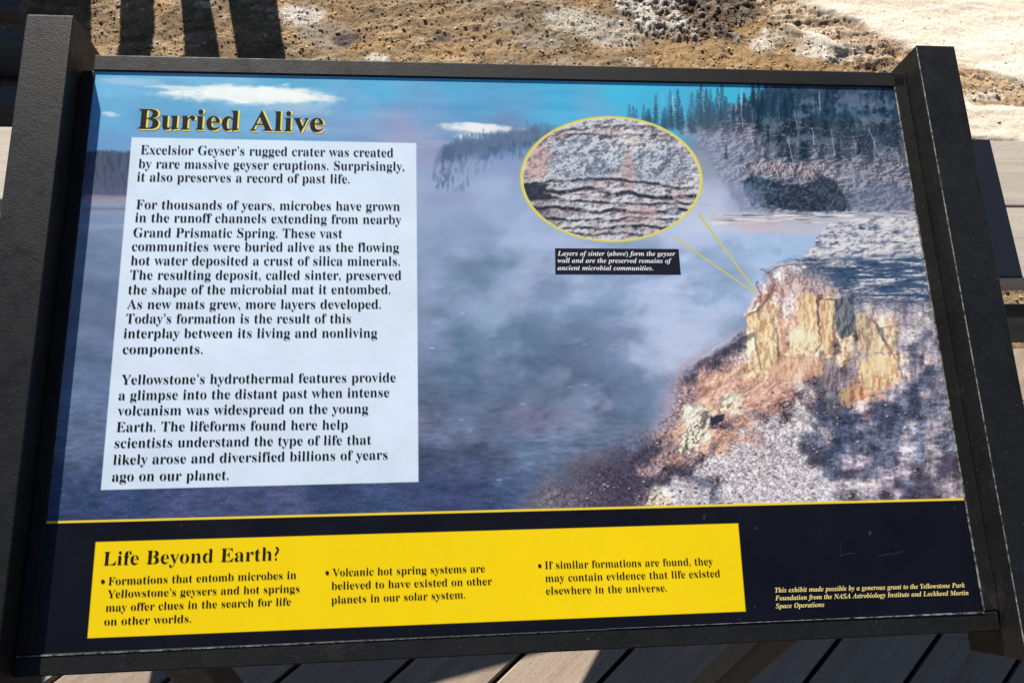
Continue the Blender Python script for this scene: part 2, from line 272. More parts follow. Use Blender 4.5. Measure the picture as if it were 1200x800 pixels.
    jx = x + 11 * 2 * (fbm(x / 12, y / 12, 5, 2, .65) - .5); jy = y + 8 * 2 * (fbm(x / 12, y / 10, 5, 5, .65) - .5)
    fx = np.clip((jx - 600) / 4, 0, lx.shape[1] - 1.01); fy = np.clip((jy - 290) / 4, 0, lx.shape[0] - 1.01); xi = fx.astype(int); yi = fy.astype(int); fx = (fx - xi)[..., None]; fy = (fy - yi)[..., None]
    v5 = (L5[yi, xi] * (1 - fx) + L5[yi, xi + 1] * fx) * (1 - fy) + (L5[yi + 1, xi] * (1 - fx) + L5[yi + 1, xi + 1] * fx) * fy
    land = [(892, 330), (897, 315), (915, 308), (960, 306), (1010, 345), (1060, 352), (1190, 352), (1190, 606), (610, 606), (640, 566), (700, 545), (745, 515), (772, 485), (786, 455), (800, 434), (838, 410), (876, 384), (872, 368), (884, 352)]
    soft = 1.5 + 16 * sstep(860, 780, x)
    m = poly(s, land, 1.5, 2.5, 7, 1); m2 = poly(s, land, 20, 10, 20, 3); m = m * sstep(770, 850, x + (y - 430) * .25) + m2 * (1 - sstep(770, 850, x + (y - 430) * .25))
    m = m * sstep(338, 378, y + np.clip(1000 - x, 0, 60) + 40 * (sfbm(x / 30, y / 6, 4, 2) - .5))
    gr = (speck(x, y, 1.5, 2) - .5) * .9 + (fbm(x / 3.2, y / 2.6, 4, 3, .6) - .46) * 1.5; fl = relief(x + 5 * fbm(x / 18, y / 26, 3, 2), y, 10, 40, 4, 6, 1.6) * .30 + relief(x, y, 7, 8, 4, 1) * .16 + (fbm(x / 9, y / 10, 4, 4) - .48) * .9
    tl_ = sstep(415, 440, y) * sstep(985, 940, x); ta = x * .88 - y * .47 + 8 * fbm(x / 18, y / 18, 3, 2); tb_ = x * .47 + y * .88 + 9 * fbm(x / 15, y / 15, 3, 4); fl = fl * (1 - tl_) + tl_ * ((sfbm(ta / 22, tb_ / 6, 4, 3) - .48) * 1.5 + relief(ta, tb_, 11, 5, 4, 5) * .18)
    st_ = sstep(930, 1000, x) * sstep(345, 400, y); gr = gr * (1 - .4 * st_) + (sfbm(x / 9, y / 3.2, 5, 6, .62) - .48) * 1.9 * st_; big = (fbm(x / 16, y / 8, 4, 6) - .47) * .7 * sstep(940, 980, x) * sstep(430, 500, y)
    k = 1 + v5[..., 3] * gr * .95 + v5[..., 4] * fl + big
    k = np.clip(k, .22, 1.7)[..., None]; c5 = v5[..., :3] * k
    lm = c5.mean(-1, keepdims=True); c5 = lm + (c5 - lm) * .76 + np.array([4, 0, 2])
    im[s] = im[s] * (1 - m[..., None]) + np.clip(c5, 0, 256) * m[..., None]
    for p, w_, c, kk in (([(876, 384), (850, 398), (820, 415), (795, 434)], 3, (196, 166, 176), .55), ([(882, 392), (850, 410), (815, 430)], 6, (70, 58, 74), .55), ([(886, 332), (893, 345), (881, 362)], 2, (110, 78, 80), .7), ([(877, 370), (890, 362), (898, 352), (902, 336)], 2, (120, 84, 80), .7),
                         ([(906, 358), (914, 376), (916, 392), (920, 412)], 2.4, (206, 140, 110), .6), ([(937, 345), (938, 372)], 1.6, (150, 104, 90), .7), ([(957, 348), (959, 380), (963, 398), (958, 410)], 2.2, (96, 66, 66), .85), ([(964, 352), (964, 380), (968, 395)], 1.5, (186, 132, 104), .6),
                         ([(946, 344), (948, 372)], 6, (252, 226, 178), .6), ([(972, 354), (969, 385), (970, 412)], 5, (250, 222, 178), .6), ([(961, 350), (978, 352)], 2, (60, 48, 52), .7), ([(976, 356), (977, 392), (980, 418)], 1.6, (130, 96, 86), .6),
                         ([(1003, 372), (1008, 392), (1012, 414), (1034, 414)], 1.8, (112, 78, 78), .7), ([(1024, 376), (1034, 388), (1036, 400)], 3, (84, 66, 76), .6), ([(940, 408), (954, 412), (960, 405)], 2.4, (110, 70, 66), .6), ([(966, 420), (972, 436), (974, 452)], 2.4, (200, 168, 140), .5),
                         ([(903, 424), (910, 416), (925, 420), (950, 418)], 1.4, (170, 112, 84), .5), ([(992, 430), (988, 450), (996, 470)], 3, (112, 88, 96), .5), ([(996, 448), (1010, 462), (1024, 464)], 2.4, (150, 98, 84), .6), ([(893, 316), (904, 320), (908, 334), (902, 350)], 2, (132, 92, 90), .7),
                         ([(1000, 396), (1001, 420)], 3, (226, 196, 150), .5), ([(905, 312), (940, 308), (985, 306)], 1.6, (236, 214, 206), .6), ([(1010, 352), (1060, 366), (1110, 366)], 2, (90, 84, 104), .5), ([(1030, 385), (1060, 380), (1100, 386)], 2, (120, 108, 124), .5)):
        line(p, w_, c, kk, 2.6, 1.4)
    for pts, lit, dk_, kk in (([(877, 368), (888, 364), (900, 350), (906, 362), (905, 400), (908, 424), (893, 434), (887, 415), (884, 392)], (254, 228, 182), (206, 154, 118), .75), ([(939, 345), (956, 346), (957, 385), (962, 404), (950, 416), (926, 412), (924, 394), (936, 380)], (255, 234, 190), (222, 168, 128), .75),
                         ([(961, 351), (977, 352), (974, 385), (978, 412), (966, 418), (963, 396)], (254, 230, 186), (214, 160, 124), .75), ([(1002, 368), (1012, 366), (1025, 380), (1036, 412), (1020, 416), (1006, 412)], (248, 222, 180), (196, 148, 122), .75),
                         ([(1004, 422), (1030, 416), (1050, 426), (1056, 442), (1036, 458), (1008, 452)], (255, 232, 186), (216, 156, 116), .75), ([(978, 350), (1000, 344), (1002, 372), (998, 392), (986, 398), (979, 388)], (118, 124, 134), (66, 70, 84), .85),
                         ([(908, 330), (935, 322), (965, 332), (985, 342), (960, 345), (940, 342), (915, 352)], (226, 196, 186), (150, 116, 116), .6), ([(962, 420), (980, 418), (986, 440), (980, 462), (966, 452)], (168, 146, 156), (104, 84, 96), .7),
                         ([(985, 458), (1002, 450), (1022, 462), (1000, 474), (984, 478)], (246, 196, 142), (176, 112, 84), .65), ([(908, 420), (930, 414), (960, 418), (964, 440), (930, 446), (900, 440)], (244, 200, 168), (206, 148, 118), .6)):
        ss = bb(pts); x = X[ss]; y = Y[ss]; mm_ = kk * poly(ss, pts, 1.6, 2.6, 6, 2); t = fbm(x / 5, y / 9, 4, 3, .6) + relief(x, y, 6, 14, 4, 6) * .3; tt = sstep(.28, .56, t)[..., None]
        c = np.array(dk_) * (1 - tt) + np.array(lit) * tt; im[ss] = im[ss] * (1 - mm_[..., None]) + c * mm_[..., None]
    line([(877, 368), (889, 363), (900, 350), (906, 334), (900, 320), (912, 312), (950, 308), (985, 314)], 1.6, (120, 92, 96), .55, 1.5, .9); line([(884, 392), (888, 414), (892, 434)], 1.6, (110, 80, 84), .6, 1.5, .9); line([(1026, 380), (1038, 402), (1052, 424), (1058, 442)], 2.2, (92, 74, 86), .55, 2, 1)
    blob(935, 394, 12, 9, (255, 246, 222), .75, 1., .5, 6, 3); blob(1030, 428, 20, 11, (252, 222, 178), .6, 1., .6, 7, 3)
    # boulders and stones with a lit and a shaded side
    for i in range(300):
        x = rt.uniform(640, 1120); y = rt.uniform(455, 590)
        if y < 590 - (x - 640) * .55: continue
        if x > 1000 and rt.random() < .4: continue
        rr = rt.uniform(.7, 2.0); blob(x + rr * .7, y + rr * .6, rr * 1.2, rr * .7, (44, 40, 58), .6, .8, .3, 3, 1); blob(x, y, rr * 1.1, rr * .7, rt.choice([(236, 214, 206), (214, 190, 190), (226, 180, 160), (190, 178, 196)]), .75, .7, .3, 3, 2)
    # white rocks
    def rock(pts, lit, dark, seed):
        ss = bb(pts); x = X[ss]; y = Y[ss]; mm_ = poly(ss, pts, 1.2, 2, 5, seed); t = fbm(x / 5, y / 6, 4, seed, .6) + relief(x, y, 6, 6, 3, seed) * .25
        tt = sstep(.32, .58, t)[..., None]; c = np.array(dark) * (1 - tt) + np.array(lit) * tt; c = c * (1 + .35 * (speck(x, y, 1.7, 2) - .5))[..., None]; im[ss] = im[ss] * (1 - mm_[..., None]) + c * mm_[..., None]
    rock([(826, 480), (834, 484), (830, 500), (822, 518), (812, 530), (800, 536), (795, 528), (800, 512), (812, 494)], (252, 238, 218), (150, 128, 120), 1)
    line([(829, 482), (823, 500)], 2.6, (104, 100, 108), .7, 1.5, 1); line([(803, 520), (806, 527)], 2.5, (70, 62, 66), .7, 1, 1)
    area([(832, 488), (850, 484), (848, 494), (834, 498)], (44, 44, 62), 1.5, 2.5, 5, 2, .9); rock([(834, 484), (850, 474), (870, 466), (874, 472), (852, 482), (836, 488)], (252, 232, 204), (190, 140, 120), 3)
    rock([(757, 592), (760, 582), (772, 579), (786, 583), (788, 592)], (244, 222, 204), (150, 120, 112), 2)
    # inset oval
    s = sub(604, 130, 830, 290); x = X[s]; y = Y[s]
    ex = (x - 716.5) * .9997 + (y - 210) * .022; ey = -(x - 716.5) * .022 + (y - 210)
    q = np.hypot(ex / 105.5, ey / 72.8)
    t = .52 + (fbm(x / 8, y / 5, 5, 3, .6) - .45) * .8 + relief(x, y, 6.5, 4, 4, 6) * .16; t2 = fbm(x / 24, y / 13, 3, 5)
    lo = np.array([92, 90, 106]); hi = np.array([224, 218, 226]); pk = np.array([212, 172, 168]); bl = np.array([142, 162, 184])
    v = np.clip((t - .22) / .48, 0, 1)[..., None]
    tint = hi * (1 - sstep(.5, .62, t2)[..., None] * .55) + pk * sstep(.5, .62, t2)[..., None] * .55
    col = lo * (1 - v) + tint * v
    def mixc(m, c): 
        nonlocal col
        m = np.clip(m, 0, 1)[..., None]; col = col * (1 - m) + np.asarray(c, float) * m
    def dome(cx, cy, rx, ry): return sstep(1.15, .85, np.hypot((x - cx) / rx, (y - cy) / ry) + .9 * (fbm(x / 9, y / 7, 4, 2) - .5))
    d = dome(684, 188, 46, 25) + dome(772, 192, 36, 22)
    cw = fbm(x / 11, y / 11, 3, 1) * 14; curl = fbm(x / 2.6 + cw, y / 3.4 - cw * .6, 2, 4)
    dsh = np.clip(.55 - (y - 186) / 60, 0, 1)[..., None]; mixc(d * .55, (172, 184, 204)); mixc(d * .5 * sstep(.5, .38, curl), (84, 94, 116)); mixc(d * .5 * sstep(.5, .62, curl), (228, 230, 238)); mixc(d * .5 * sstep(.5, .4, t), (96, 98, 114)); mixc(d * .35 * sstep(196, 214, y), (110, 118, 140))
    mixc(.55 * dome(631, 186, 14, 22) * (.5 + t), (220, 172, 166)); mixc(.7 * dome(740, 160, 9, 10) * np.clip(t * 1.6 - .1, 0, 1), (246, 232, 216)); mixc(.4 * dome(735, 175, 7, 14) * t, (240, 214, 204)); mixc(.45 * dome(737, 205, 9, 22) * (.4 + t), (190, 146, 144))
    # bedding joints
    for j, (yy, a, k, wd) in enumerate(((150, 2, .5, 2.2), (214, 3, .8, 2.2), (226, 3, .95, 3.2), (237, 2.4, .85, 2), (246, 2.2, .95, 2.6), (256, 2, .8, 2), (266, 2, .85, 2.2), (275, 2, .6, 2), (159, 2, .4, 1.6))):
        yl = yy + a * np.sin((x - 600) / 31 + j) + 7 * (fbm(x / 18, y * 0 + j * 9, 4, j) - .5) * 1.2 - (x - 716) * .02 * (1 if yy < 200 else -1)
        mixc(k * sstep(wd * 1.3, wd * .1, np.abs(y - yl) * (.6 + .9 * fbm(x / 7, y / 5, 3, j + 2))) * (.35 + .65 * sstep(.3, .5, fbm(x / 9, y / 6, 3, j + 1))), (34, 36, 50)); mixc(.5 * k * sstep(2, .4, np.abs(y - yl + wd + 1.4)), (226, 220, 224))
    w_ = sstep(0, 4, y - 213 - (x - 612) * .04) * sstep(0, 8, (612 + 60) - x + (235 - y) * -1.1 * 0) * sstep(0, 6, 236 + (x - 612) * .1 - y)
    w_ = w_ * sstep(.9, 1.1, 1.5 - (x - 612) / 64 + .6 * (fbm(x / 7, y / 5, 4, 2) - .5)); mixc(.95 * w_, (44, 50, 64)); mixc(w_ * .35 * sstep(.5, .7, t), (92, 98, 112)); mixc(.5 * sstep(662, 632, x) * sstep(236, 244, y), (58, 60, 76))
    mixc(.4 * dome(752, 250, 22, 12) * (.4 + t), (216, 172, 170)); mixc(.6 * dome(725, 268, 5, 4), (170, 196, 214)); mixc(.3 * sstep(.75, .85, speck(x, y, 1.4, 3)) * (1 - w_), (245, 240, 240))
    m = sstep(1.006, .99, q); im[s] = im[s] * (1 - m[..., None]) + col * m[..., None]
    blend(s, sstep(1.8, .7, np.abs(q - 1.0) * 82), (226, 212, 96)); blend(s, .9 * sstep(.7, .2, np.abs(q - .985) * 82), (240, 232, 170))
    for a, b in (((792, 279), (884, 343)), ((789, 277), (887, 345)), ((820, 252), (887, 342)), ((818, 251), (885, 340))): line([a, b], 1.5, (216, 200, 104), .95)
    im[...] = 255 * (np.clip(im, 0, 255) / 255) ** np.float32(1.05) * np.array([.99, 1.008, .985], np.float32)
    # white text field: pale, the picture just ghosts through
    wb = [(154.3, 161), (487.8, 167.8), (490.5, 564.4), (118.1, 573.9)]
    s = bb(wb); x = X[s]; y = Y[s]; m = poly(s, wb, .7)[..., None]
    g = im[s].mean(-1, keepdims=True); ghost = np.array([224, 236, 246]) + (im[s] - 130) * .085 + ((fbm(x / 30, y / 24, 4, 4) - .5) * 14)[..., None]
    im[s] = im[s] * (1 - m) + ghost * m
    # black band, yellow rule, yellow field
    s = (slice(None), slice(None)); yl = 611.5 + (X - 65) * (584.5 - 611.5) / 1065
    blend(s, sstep(-.6, .6, Y - yl), (14, 14, 24)); blend(s, sstep(1.9, .9, np.abs(Y - yl)), (250, 215, 60))
    yb = [(112, 634.6), (865.2, 612.7), (874, 716), (102.3, 747.4)]
    s = bb(yb); blend(s, poly(s, yb, .7), (255, 217, 4))
    for p, k in (([(984, 633), (985, 652)], .35), ([(985, 651), (994, 648), (1002, 648)], .6), ([(1030, 651), (1042, 649), (1058, 646)], .6), ([(1042, 618), (1043, 632)], .3), ([(903, 645), (916, 656)], .25), ([(1046, 634), (1050, 640)], .25), ([(1020, 640), (1022, 646)], .15)):
        line(p, .8, (120, 122, 130), k * .6, 1.0)
    return np.clip(im, 0, 255)

# ---------------------------------------------------------------- helpers
def tag(o, label=None, cat=None, group=None, kind=None):
    if label: o['label'] = label
    if cat: o['category'] = cat
    if group: o['group'] = group
    if kind: o['kind'] = kind
    return o
def empty(name, loc=(0, 0, 0)):
    o = bpy.data.objects.new(name, None); COL.objects.link(o); o.location = loc; o.empty_display_size = .1; return o
def link(name, me, mat=None, parent=None, mw=None):
    o = bpy.data.objects.new(name, me); COL.objects.link(o)
    if mat and not me.materials: me.materials.append(mat)
    if parent: o.parent = parent
    if mw is not None: o.matrix_local = mw
    return o
def bm_obj(name, bm, mat, parent=None, mw=None, smooth=False):
    bmesh.ops.recalc_face_normals(bm, faces=bm.faces)
    me = bpy.data.meshes.new(name); bm.to_mesh(me); bm.free()
    if smooth:
        for p in me.polygons: p.use_smooth = True
    return link(name, me, mat, parent, mw)
def prism(bm, pts, z0, z1, ax=2):                                     # polygon pts extruded along an axis
    def mk(p, z): return {2: (p[0], p[1], z), 0: (z, p[0], p[1]), 1: (p[0], z, p[1])}[ax]
    a = [bm.verts.new(mk(p, z0)) for p in pts]; b = [bm.verts.new(mk(p, z1)) for p in pts]
    bm.faces.new(a); bm.faces.new(b)
    for i in range(len(pts)): j = (i + 1) % len(pts); bm.faces.new((a[i], a[j], b[j], b[i]))
def box(bm, x0, x1, y0, y1, z0, z1): prism(bm, [(x0, y0), (x1, y0), (x1, y1), (x0, y1)], z0, z1)
def bevel(bm, w, seg=2):
    bmesh.ops.recalc_face_normals(bm, faces=bm.faces)
    ed = [e for e in bm.edges if len(e.link_faces) == 2 and e.calc_face_angle(0) > .4]
    bmesh.ops.bevel(bm, geom=ed, offset=w, segments=seg, affect='EDGES', profile=.6)

# ---------------------------------------------------------------- materials
def mat(name, rough=.5, base=(.5, .5, .5), spec=.5, metal=0):
    m = bpy.data.materials.new(name); m.use_nodes = True; b = m.node_tree.nodes['Principled BSDF']
    b.inputs['Base Color'].default_value = (*base, 1); b.inputs['Roughness'].default_value = rough
    b.inputs['Specular IOR Level'].default_value = spec; b.inputs['Metallic'].default_value = metal
    return m, m.node_tree, b
def nz(t, scale, detail=4, rough=.6, vec=None, dist=0):
    n = t.nodes.new('ShaderNodeTexNoise'); n.inputs['Scale'].default_value = scale; n.inputs['Detail'].default_value = detail
    n.inputs['Roughness'].default_value = rough; n.inputs['Distortion'].default_value = dist
    if vec is not None: t.links.new(vec, n.inputs['Vector'])
    return n.outputs['Fac']
def ramp(t, fac, stops):
    r = t.nodes.new('ShaderNodeValToRGB'); e = r.color_ramp.elements
    while len(e) < len(stops): e.new(.5)
    for k, (p, c) in enumerate(stops): e[k].position = p; e[k].color = (*c, 1) if len(c) == 3 else c
    t.links.new(fac, r.inputs[0]); return r.outputs[0]
def coords(t, kind='Object', scale=(1, 1, 1), rot=(0, 0, 0)):
    c = t.nodes.new('ShaderNodeTexCoord'); m = t.nodes.new('ShaderNodeMapping'); m.inputs['Scale'].default_value = scale; m.inputs['Rotation'].default_value = rot
    t.links.new(c.outputs[kind], m.inputs[0]); return m.outputs[0]
def bump(t, b, h, strength, dist, prev=None):
    n = t.nodes.new('ShaderNodeBump'); n.inputs['Strength'].default_value = strength; n.inputs['Distance'].default_value = dist
    t.links.new(h, n.inputs['Height'])
    if prev is not None: t.links.new(prev, n.inputs['Normal'])
    t.links.new(n.outputs[0], b.inputs['Normal']); return n.outputs[0]

# black textured powder coat
def powder(name, c0, c1, rough, bs=1.):
    m, t, b = mat(name, rough, spec=.27); v = coords(t)
    t.links.new(ramp(t, nz(t, 9, 5, .7, v), [(.3, c0), (.7, c1)]), b.inputs['Base Color'])
    t.links.new(ramp(t, nz(t, 55, 4, .7, v), [(.3, (rough - .1,) * 3), (.75, (rough + .14,) * 3)]), b.inputs['Roughness'])
    sc = coords(t, 'Object', (1, 1, 1)); dst = ramp(t, nz(t, 6, 9, .82, sc, .6), [(.60, (0, 0, 0)), (.72, (.022, .020, .018))]); spk = ramp(t, nz(t, 340, 2, .5, sc), [(.70, (0, 0, 0)), (.76, (.045, .043, .04))])
    a1 = t.nodes.new('ShaderNodeMix'); a1.data_type = 'RGBA'; a1.blend_type = 'ADD'; a1.inputs['Factor'].default_value = 1; a2 = t.nodes.new('ShaderNodeMix'); a2.data_type = 'RGBA'; a2.blend_type = 'ADD'; a2.inputs['Factor'].default_value = 1
    t.links.new(b.inputs['Base Color'].links[0].from_socket, a1.inputs[6]); t.links.new(dst, a1.inputs[7]); t.links.new(a1.outputs[2], a2.inputs[6]); t.links.new(spk, a2.inputs[7]); t.links.new(a2.outputs[2], b.inputs['Base Color'])
    p = bump(t, b, nz(t, 700, 3, .6, v), .55 * bs, .0009); bump(t, b, nz(t, 230, 4, .7, v), .30 * bs, .0011, p)
    return m
M_METAL = powder('black_powder_coat', (.0045, .0042, .0045), (.010, .0095, .010), .52, .75)
M_RAIL = powder('black_rail_coat', (.004, .0038, .0038), (.009, .0085, .008), .6, .7)
M_LEG = powder('dark_leg_coat', (.004, .004, .004), (.008, .008, .008), .75, .5)
m, t, b = mat('edge_glint', .5, (.30, .29, .28), .4, .3); v = coords(t)  # bright colour painted as sun highlight along the frame edges
t.links.new(ramp(t, nz(t, 120, 4, .8, v), [(.40, (.02, .02, .02)), (.62, (.34, .33, .31))]), b.inputs['Base Color']); M_GLINT = m

# weathered composite / timber
def wood(name, c0, c1, along=(1, 0, 0), spread=.12, b_=1.):
    m, t, b = mat(name, .8, spec=.25); sc = tuple(3 if a else 42 for a in along); v = coords(t, scale=sc)
    oi = t.nodes.new('ShaderNodeObjectInfo')
    add = t.nodes.new('ShaderNodeVectorMath'); add.operation = 'ADD'; t.links.new(v, add.inputs[0])
    mul = t.nodes.new('ShaderNodeVectorMath'); mul.operation = 'SCALE'; mul.inputs['Scale'].default_value = 90
    cmb = t.nodes.new('ShaderNodeCombineXYZ'); [t.links.new(oi.outputs['Random'], cmb.inputs[k]) for k in range(3)]
    t.links.new(cmb.outputs[0], mul.inputs[0]); t.links.new(mul.outputs[0], add.inputs[1]); v = add.outputs[0]
    col = ramp(t, nz(t, 1.0, 7, .65, v, .4), [(.3, c0), (.68, c1)])
    hsv = t.nodes.new('ShaderNodeHueSaturation'); mr = t.nodes.new('ShaderNodeMapRange'); mr.inputs[3].default_value = 1 - spread; mr.inputs[4].default_value = 1 + spread
    t.links.new(oi.outputs['Random'], mr.inputs[0]); t.links.new(mr.outputs[0], hsv.inputs['Value']); t.links.new(col, hsv.inputs['Color'])
    v2 = coords(t); mix = t.nodes.new('ShaderNodeMix'); mix.data_type = 'RGBA'; mix.blend_type = 'MULTIPLY'; mix.inputs['Factor'].default_value = 1
    t.links.new(hsv.outputs[0], mix.inputs[6]); t.links.new(ramp(t, nz(t, 160, 4, .7, v2), [(.28, (.72, .70, .66)), (.5, (1, 1, 1))]), mix.inputs[7])
    t.links.new(mix.outputs[2], b.inputs['Base Color'])
    p = bump(t, b, nz(t, 2.2, 6, .7, v), .5 * b_, .002); bump(t, b, nz(t, 420, 3, .7, v2), .3 * b_, .001, p)
    return m
M_DECK = wood('weathered_deck_board', (.18, .138, .105), (.27, .21, .16), (1, 0, 0))
M_BENCH = wood('grey_bench_board', (.25, .215, .18), (.325, .285, .24), (1, 0, 0), .05, .7)
M_DARKWOOD = wood('dark_timber', (.055, .052, .05), (.11, .10, .09), (1, 0, 0))
m, t, b = mat('navy_shadow', .9, (.006, .008, .014), .05); M_SHADOW = m  # near-black colour for the painted shadow on the bench
m, t, b = mat('ink_black', .5, (.006, .0055, .007), .12); M_INK = m
m, t, b = mat('ink_brown', .5, (.016, .010, .003), .12); M_INKB = m
m, t, b = mat('ink_yellow', .4, (.86, .66, .07), .3); M_INKY = m
m, t, b = mat('ink_pale_yellow', .4, (.80, .66, .22), .3); M_INKP = m
m, t, b = mat('ink_white', .4, (.78, .76, .76), .3); M_INKW = m
m, t, b = mat('caption_black', .35, (.010, .010, .018), .4); M_CAP = m
m, t, b = mat('nail_steel', .4, (.12, .11, .10), .5, .8); M_NAIL = m

# ground: colours come from a colour attribute, grain from noise
m, t, b = mat('thermal_ground', .92, spec=.15); ca = t.nodes.new('ShaderNodeAttribute'); ca.attribute_name = 'Col'; v = coords(t)
mix = t.nodes.new('ShaderNodeMix'); mix.data_type = 'RGBA'; mix.blend_type = 'MULTIPLY'; mix.inputs['Factor'].default_value = 1
t.links.new(ca.outputs['Color'], mix.inputs[6]); t.links.new(ramp(t, nz(t, 150, 5, .75, v), [(.30, (.42, .38, .34)), (.46, (.95, .94, .92)), (.66, (1.35, 1.33, 1.28))]), mix.inputs[7])
t.links.new(mix.outputs[2], b.inputs['Base Color']); bump(t, b, nz(t, 260, 6, .8, v), 1.0, .008); M_GROUND = m
m, t, b = mat('far_ground', .95, spec=.1); v = coords(t)
t.links.new(ramp(t, nz(t, 1.2, 8, .7, v), [(.35, (.26, .19, .12)), (.6, (.44, .36, .27)), (.7, (.60, .55, .47))]), b.inputs['Base Color']); bump(t, b, nz(t, 30, 6, .7, v), .6, .02); M_FAR = m

# ---------------------------------------------------------------- terrain
bm = bmesh.new(); box(bm, -1500, 1500, -1500, 1500, -.80, -.34); tag(bm_obj('terrain', bm, M_FAR), kind='structure')

gx0, gx1, gy0, gy1, gs = -3.4, 4.4, -3.6, 5.6, None
xs = np.concatenate([np.arange(-3.4, -2.0, .03), np.arange(-2.0, 3.1, .0065), np.arange(3.1, 4.4, .03)])
ys = np.concatenate([np.arange(-3.6, .9, .12), np.arange(.9, 3.45, .0065), np.arange(3.45, 5.6, .03)])
GX, GY = np.meshgrid(xs, ys)
def pmask(pts, soft, warp=0, ws=.12, seed=0):
    x = GX; y = GY
    if warp:
        x = x + warp * 2 * (fbm(x / ws, y / ws, 4, seed) - .5); y = y + warp * 2 * (fbm(x / ws + 9, y / ws, 4, seed + 3) - .5)
    ins = np.zeros(x.shape, bool); dist = np.full(x.shape, 1e9)
    for (ax, ay), (bx, by) in zip(pts, pts[1:] + pts[:1]):
        if ay != by: ins ^= ((ay > y) != (by > y)) & (x < (bx - ax) * (y - ay) / (by - ay) + ax)
        dx, dy = bx - ax, by - ay; tt = np.clip(((x - ax) * dx + (y - ay) * dy) / (dx * dx + dy * dy), 0, 1)
        dist = np.minimum(dist, np.hypot(x - ax - tt * dx, y - ay - tt * dy))
    return sstep(-soft, soft, np.where(ins, dist, -dist))
B = [(.76, 3.2), (.99, 3.25), (1.05, 2.66), (.92, 2.62), (.79, 2.68), (.67, 2.8)]
Cc = [(.97, 3.2), (1.46, 3.3), (1.27, 2.78), (1.11, 2.66), (1.02, 2.70)]
Ee = [(1.44, 3.2), (1.2, 4.6), (4.6, 5.8), (4.6, 1.3), (2.6, 1.75), (1.98, 2.02), (1.84, 2.05), (1.79, 2.47), (1.50, 2.60), (1.40, 2.81)]
Fb = [(1.30, 3.06), (1.50, 2.99), (1.62, 2.89), (1.76, 2.79), (1.90, 2.56), (1.76, 2.46), (1.50, 2.44), (1.62, 2.60), (1.53, 2.74), (1.36, 2.86)]
Gb = [(1.80, 2.62), (2.02, 2.47), (2.34, 2.37), (2.9, 2.25), (2.9, 2.02), (2.30, 2.19), (1.98, 2.27), (1.80, 2.42)]
W2 = [(1.25, 2.80), (1.5, 2.68), (1.68, 2.58), (1.40, 2.53), (1.2, 2.60)]
Dd = [(.80, 2.66), (1.12, 2.64), (1.5, 2.56), (1.6, 2.42), (1.3, 2.36), (.78, 2.43)]
sk = sfbm((GX * .9 + GY * .25) / .45, (GY * .9 - GX * .25) / .035, 5, 2, .6); n1 = fbm(GX / .22, GY / .2, 5, 1); n2 = fbm(GX / .028, GY / .028, 5, 2, .65); n3 = fbm(GX / .6, GY / .5, 4, 3); st = sfbm((GX + .5 * GY) / .5, (GY - .3 * GX) / .05, 5, 4)
def L3(*c): return np.array(c)
col = L3(.30, .205, .115) * (1 + .5 * (n1 - .5))[..., None]
def lay(mk, c, k=1): 
    global col
    mk = np.clip(mk * k, 0, 1)[..., None]; col = col * (1 - mk) + L3(*c) * mk
lay(sstep(.42, .60, n3) , (.20, .135, .075), .65); lay(sstep(.52, .66, sk), (.38, .29, .19), .5); lay(sstep(.46, .34, sk), (.15, .10, .055), .55); lay(sstep(.56, .72, n1) * sstep(.45, .6, n3), (.27, .215, .155), .7); lay(sstep(.55, .66, n2) * sstep(.50, .62, n1), (.52, .44, .34), .6)
lay(sstep(.58, .7, fbm(GX / .3 + 4, GY / .16, 5, 5)), (.36, .225, .10), .6)
lay(sstep(.52, .62, fbm(GX / .07 + 3, GY / .05, 4, 1)) * sstep(.45, .55, n1), (.155, .105, .06), .6)
lay(sstep(.60, .72, fbm(GX / .10 + 7, GY / .08, 4, 6)), (.13, .095, .06), .6)
for (cx, cy, r, c, k) in ((-.62, 2.75, .10, (.62, .58, .52), .8), (-.52, 2.62, .12, (.26, .22, .18), .8), (-.42, 2.60, .05, (.07, .055, .05), .9), (-.30, 2.47, .05, (.58, .54, .48), .8), (-.15, 2.47, .09, (.36, .25, .13), .5), (.36, 2.62, .10, (.25, .21, .165), .8),
                          (.22, 2.74, .07, (.27, .22, .17), .7), (-.20, 3.0, .10, (.26, .21, .17), .7), (-.06, 2.64, .035, (.10, .085, .07), .9), (.20, 2.47, .06, (.22, .17, .12), .8), (.42, 2.46, .07, (.34, .26, .19), .8), (-.98, 2.80, .035, (.62, .50, .38), .9),
                          (.46, 2.76, .12, (.50, .47, .41), .7), (.62, 2.70, .14, (.46, .43, .38), .6), (.08, 2.92, .09, (.30, .25, .19), .6)):
    lay(sstep(1.3, .7, np.hypot(GX - cx, (GY - cy) * 1.3) / r + 1.3 * (n1 - .5) + .9 * (n2 - .5)), c, k)
mB = pmask(B, .03, .07, .10, 2); mC = pmask(Cc, .04, .08, .12, 3); mE = pmask(Ee, .025, .07, .22, 4); mF = pmask(Fb, .03, .06, .16, 1); mG = pmask(Gb, .02, .05, .2, 2); mW = pmask(W2, .03, .08, .12, 5); mD = pmask(Dd, .05, .08, .14, 6)
crumb = sstep(.42, .58, n2 * .6 + n1 * .4)
lay(mD, (.37, .235, .11), .7); lay(mD * sstep(.5, .62, n2), (.20, .125, .06), .6)
lay(mB * crumb, (.52, .48, .42)); lay(mB * (1 - crumb), (.20, .15, .105), .8)
lay(mC, (.16, .105, .06), .9); lay(mC * sstep(.5, .6, n2), (.62, .56, .48), .7); lay(mC * sstep(.55, .4, n1), (.07, .045, .03), .7)
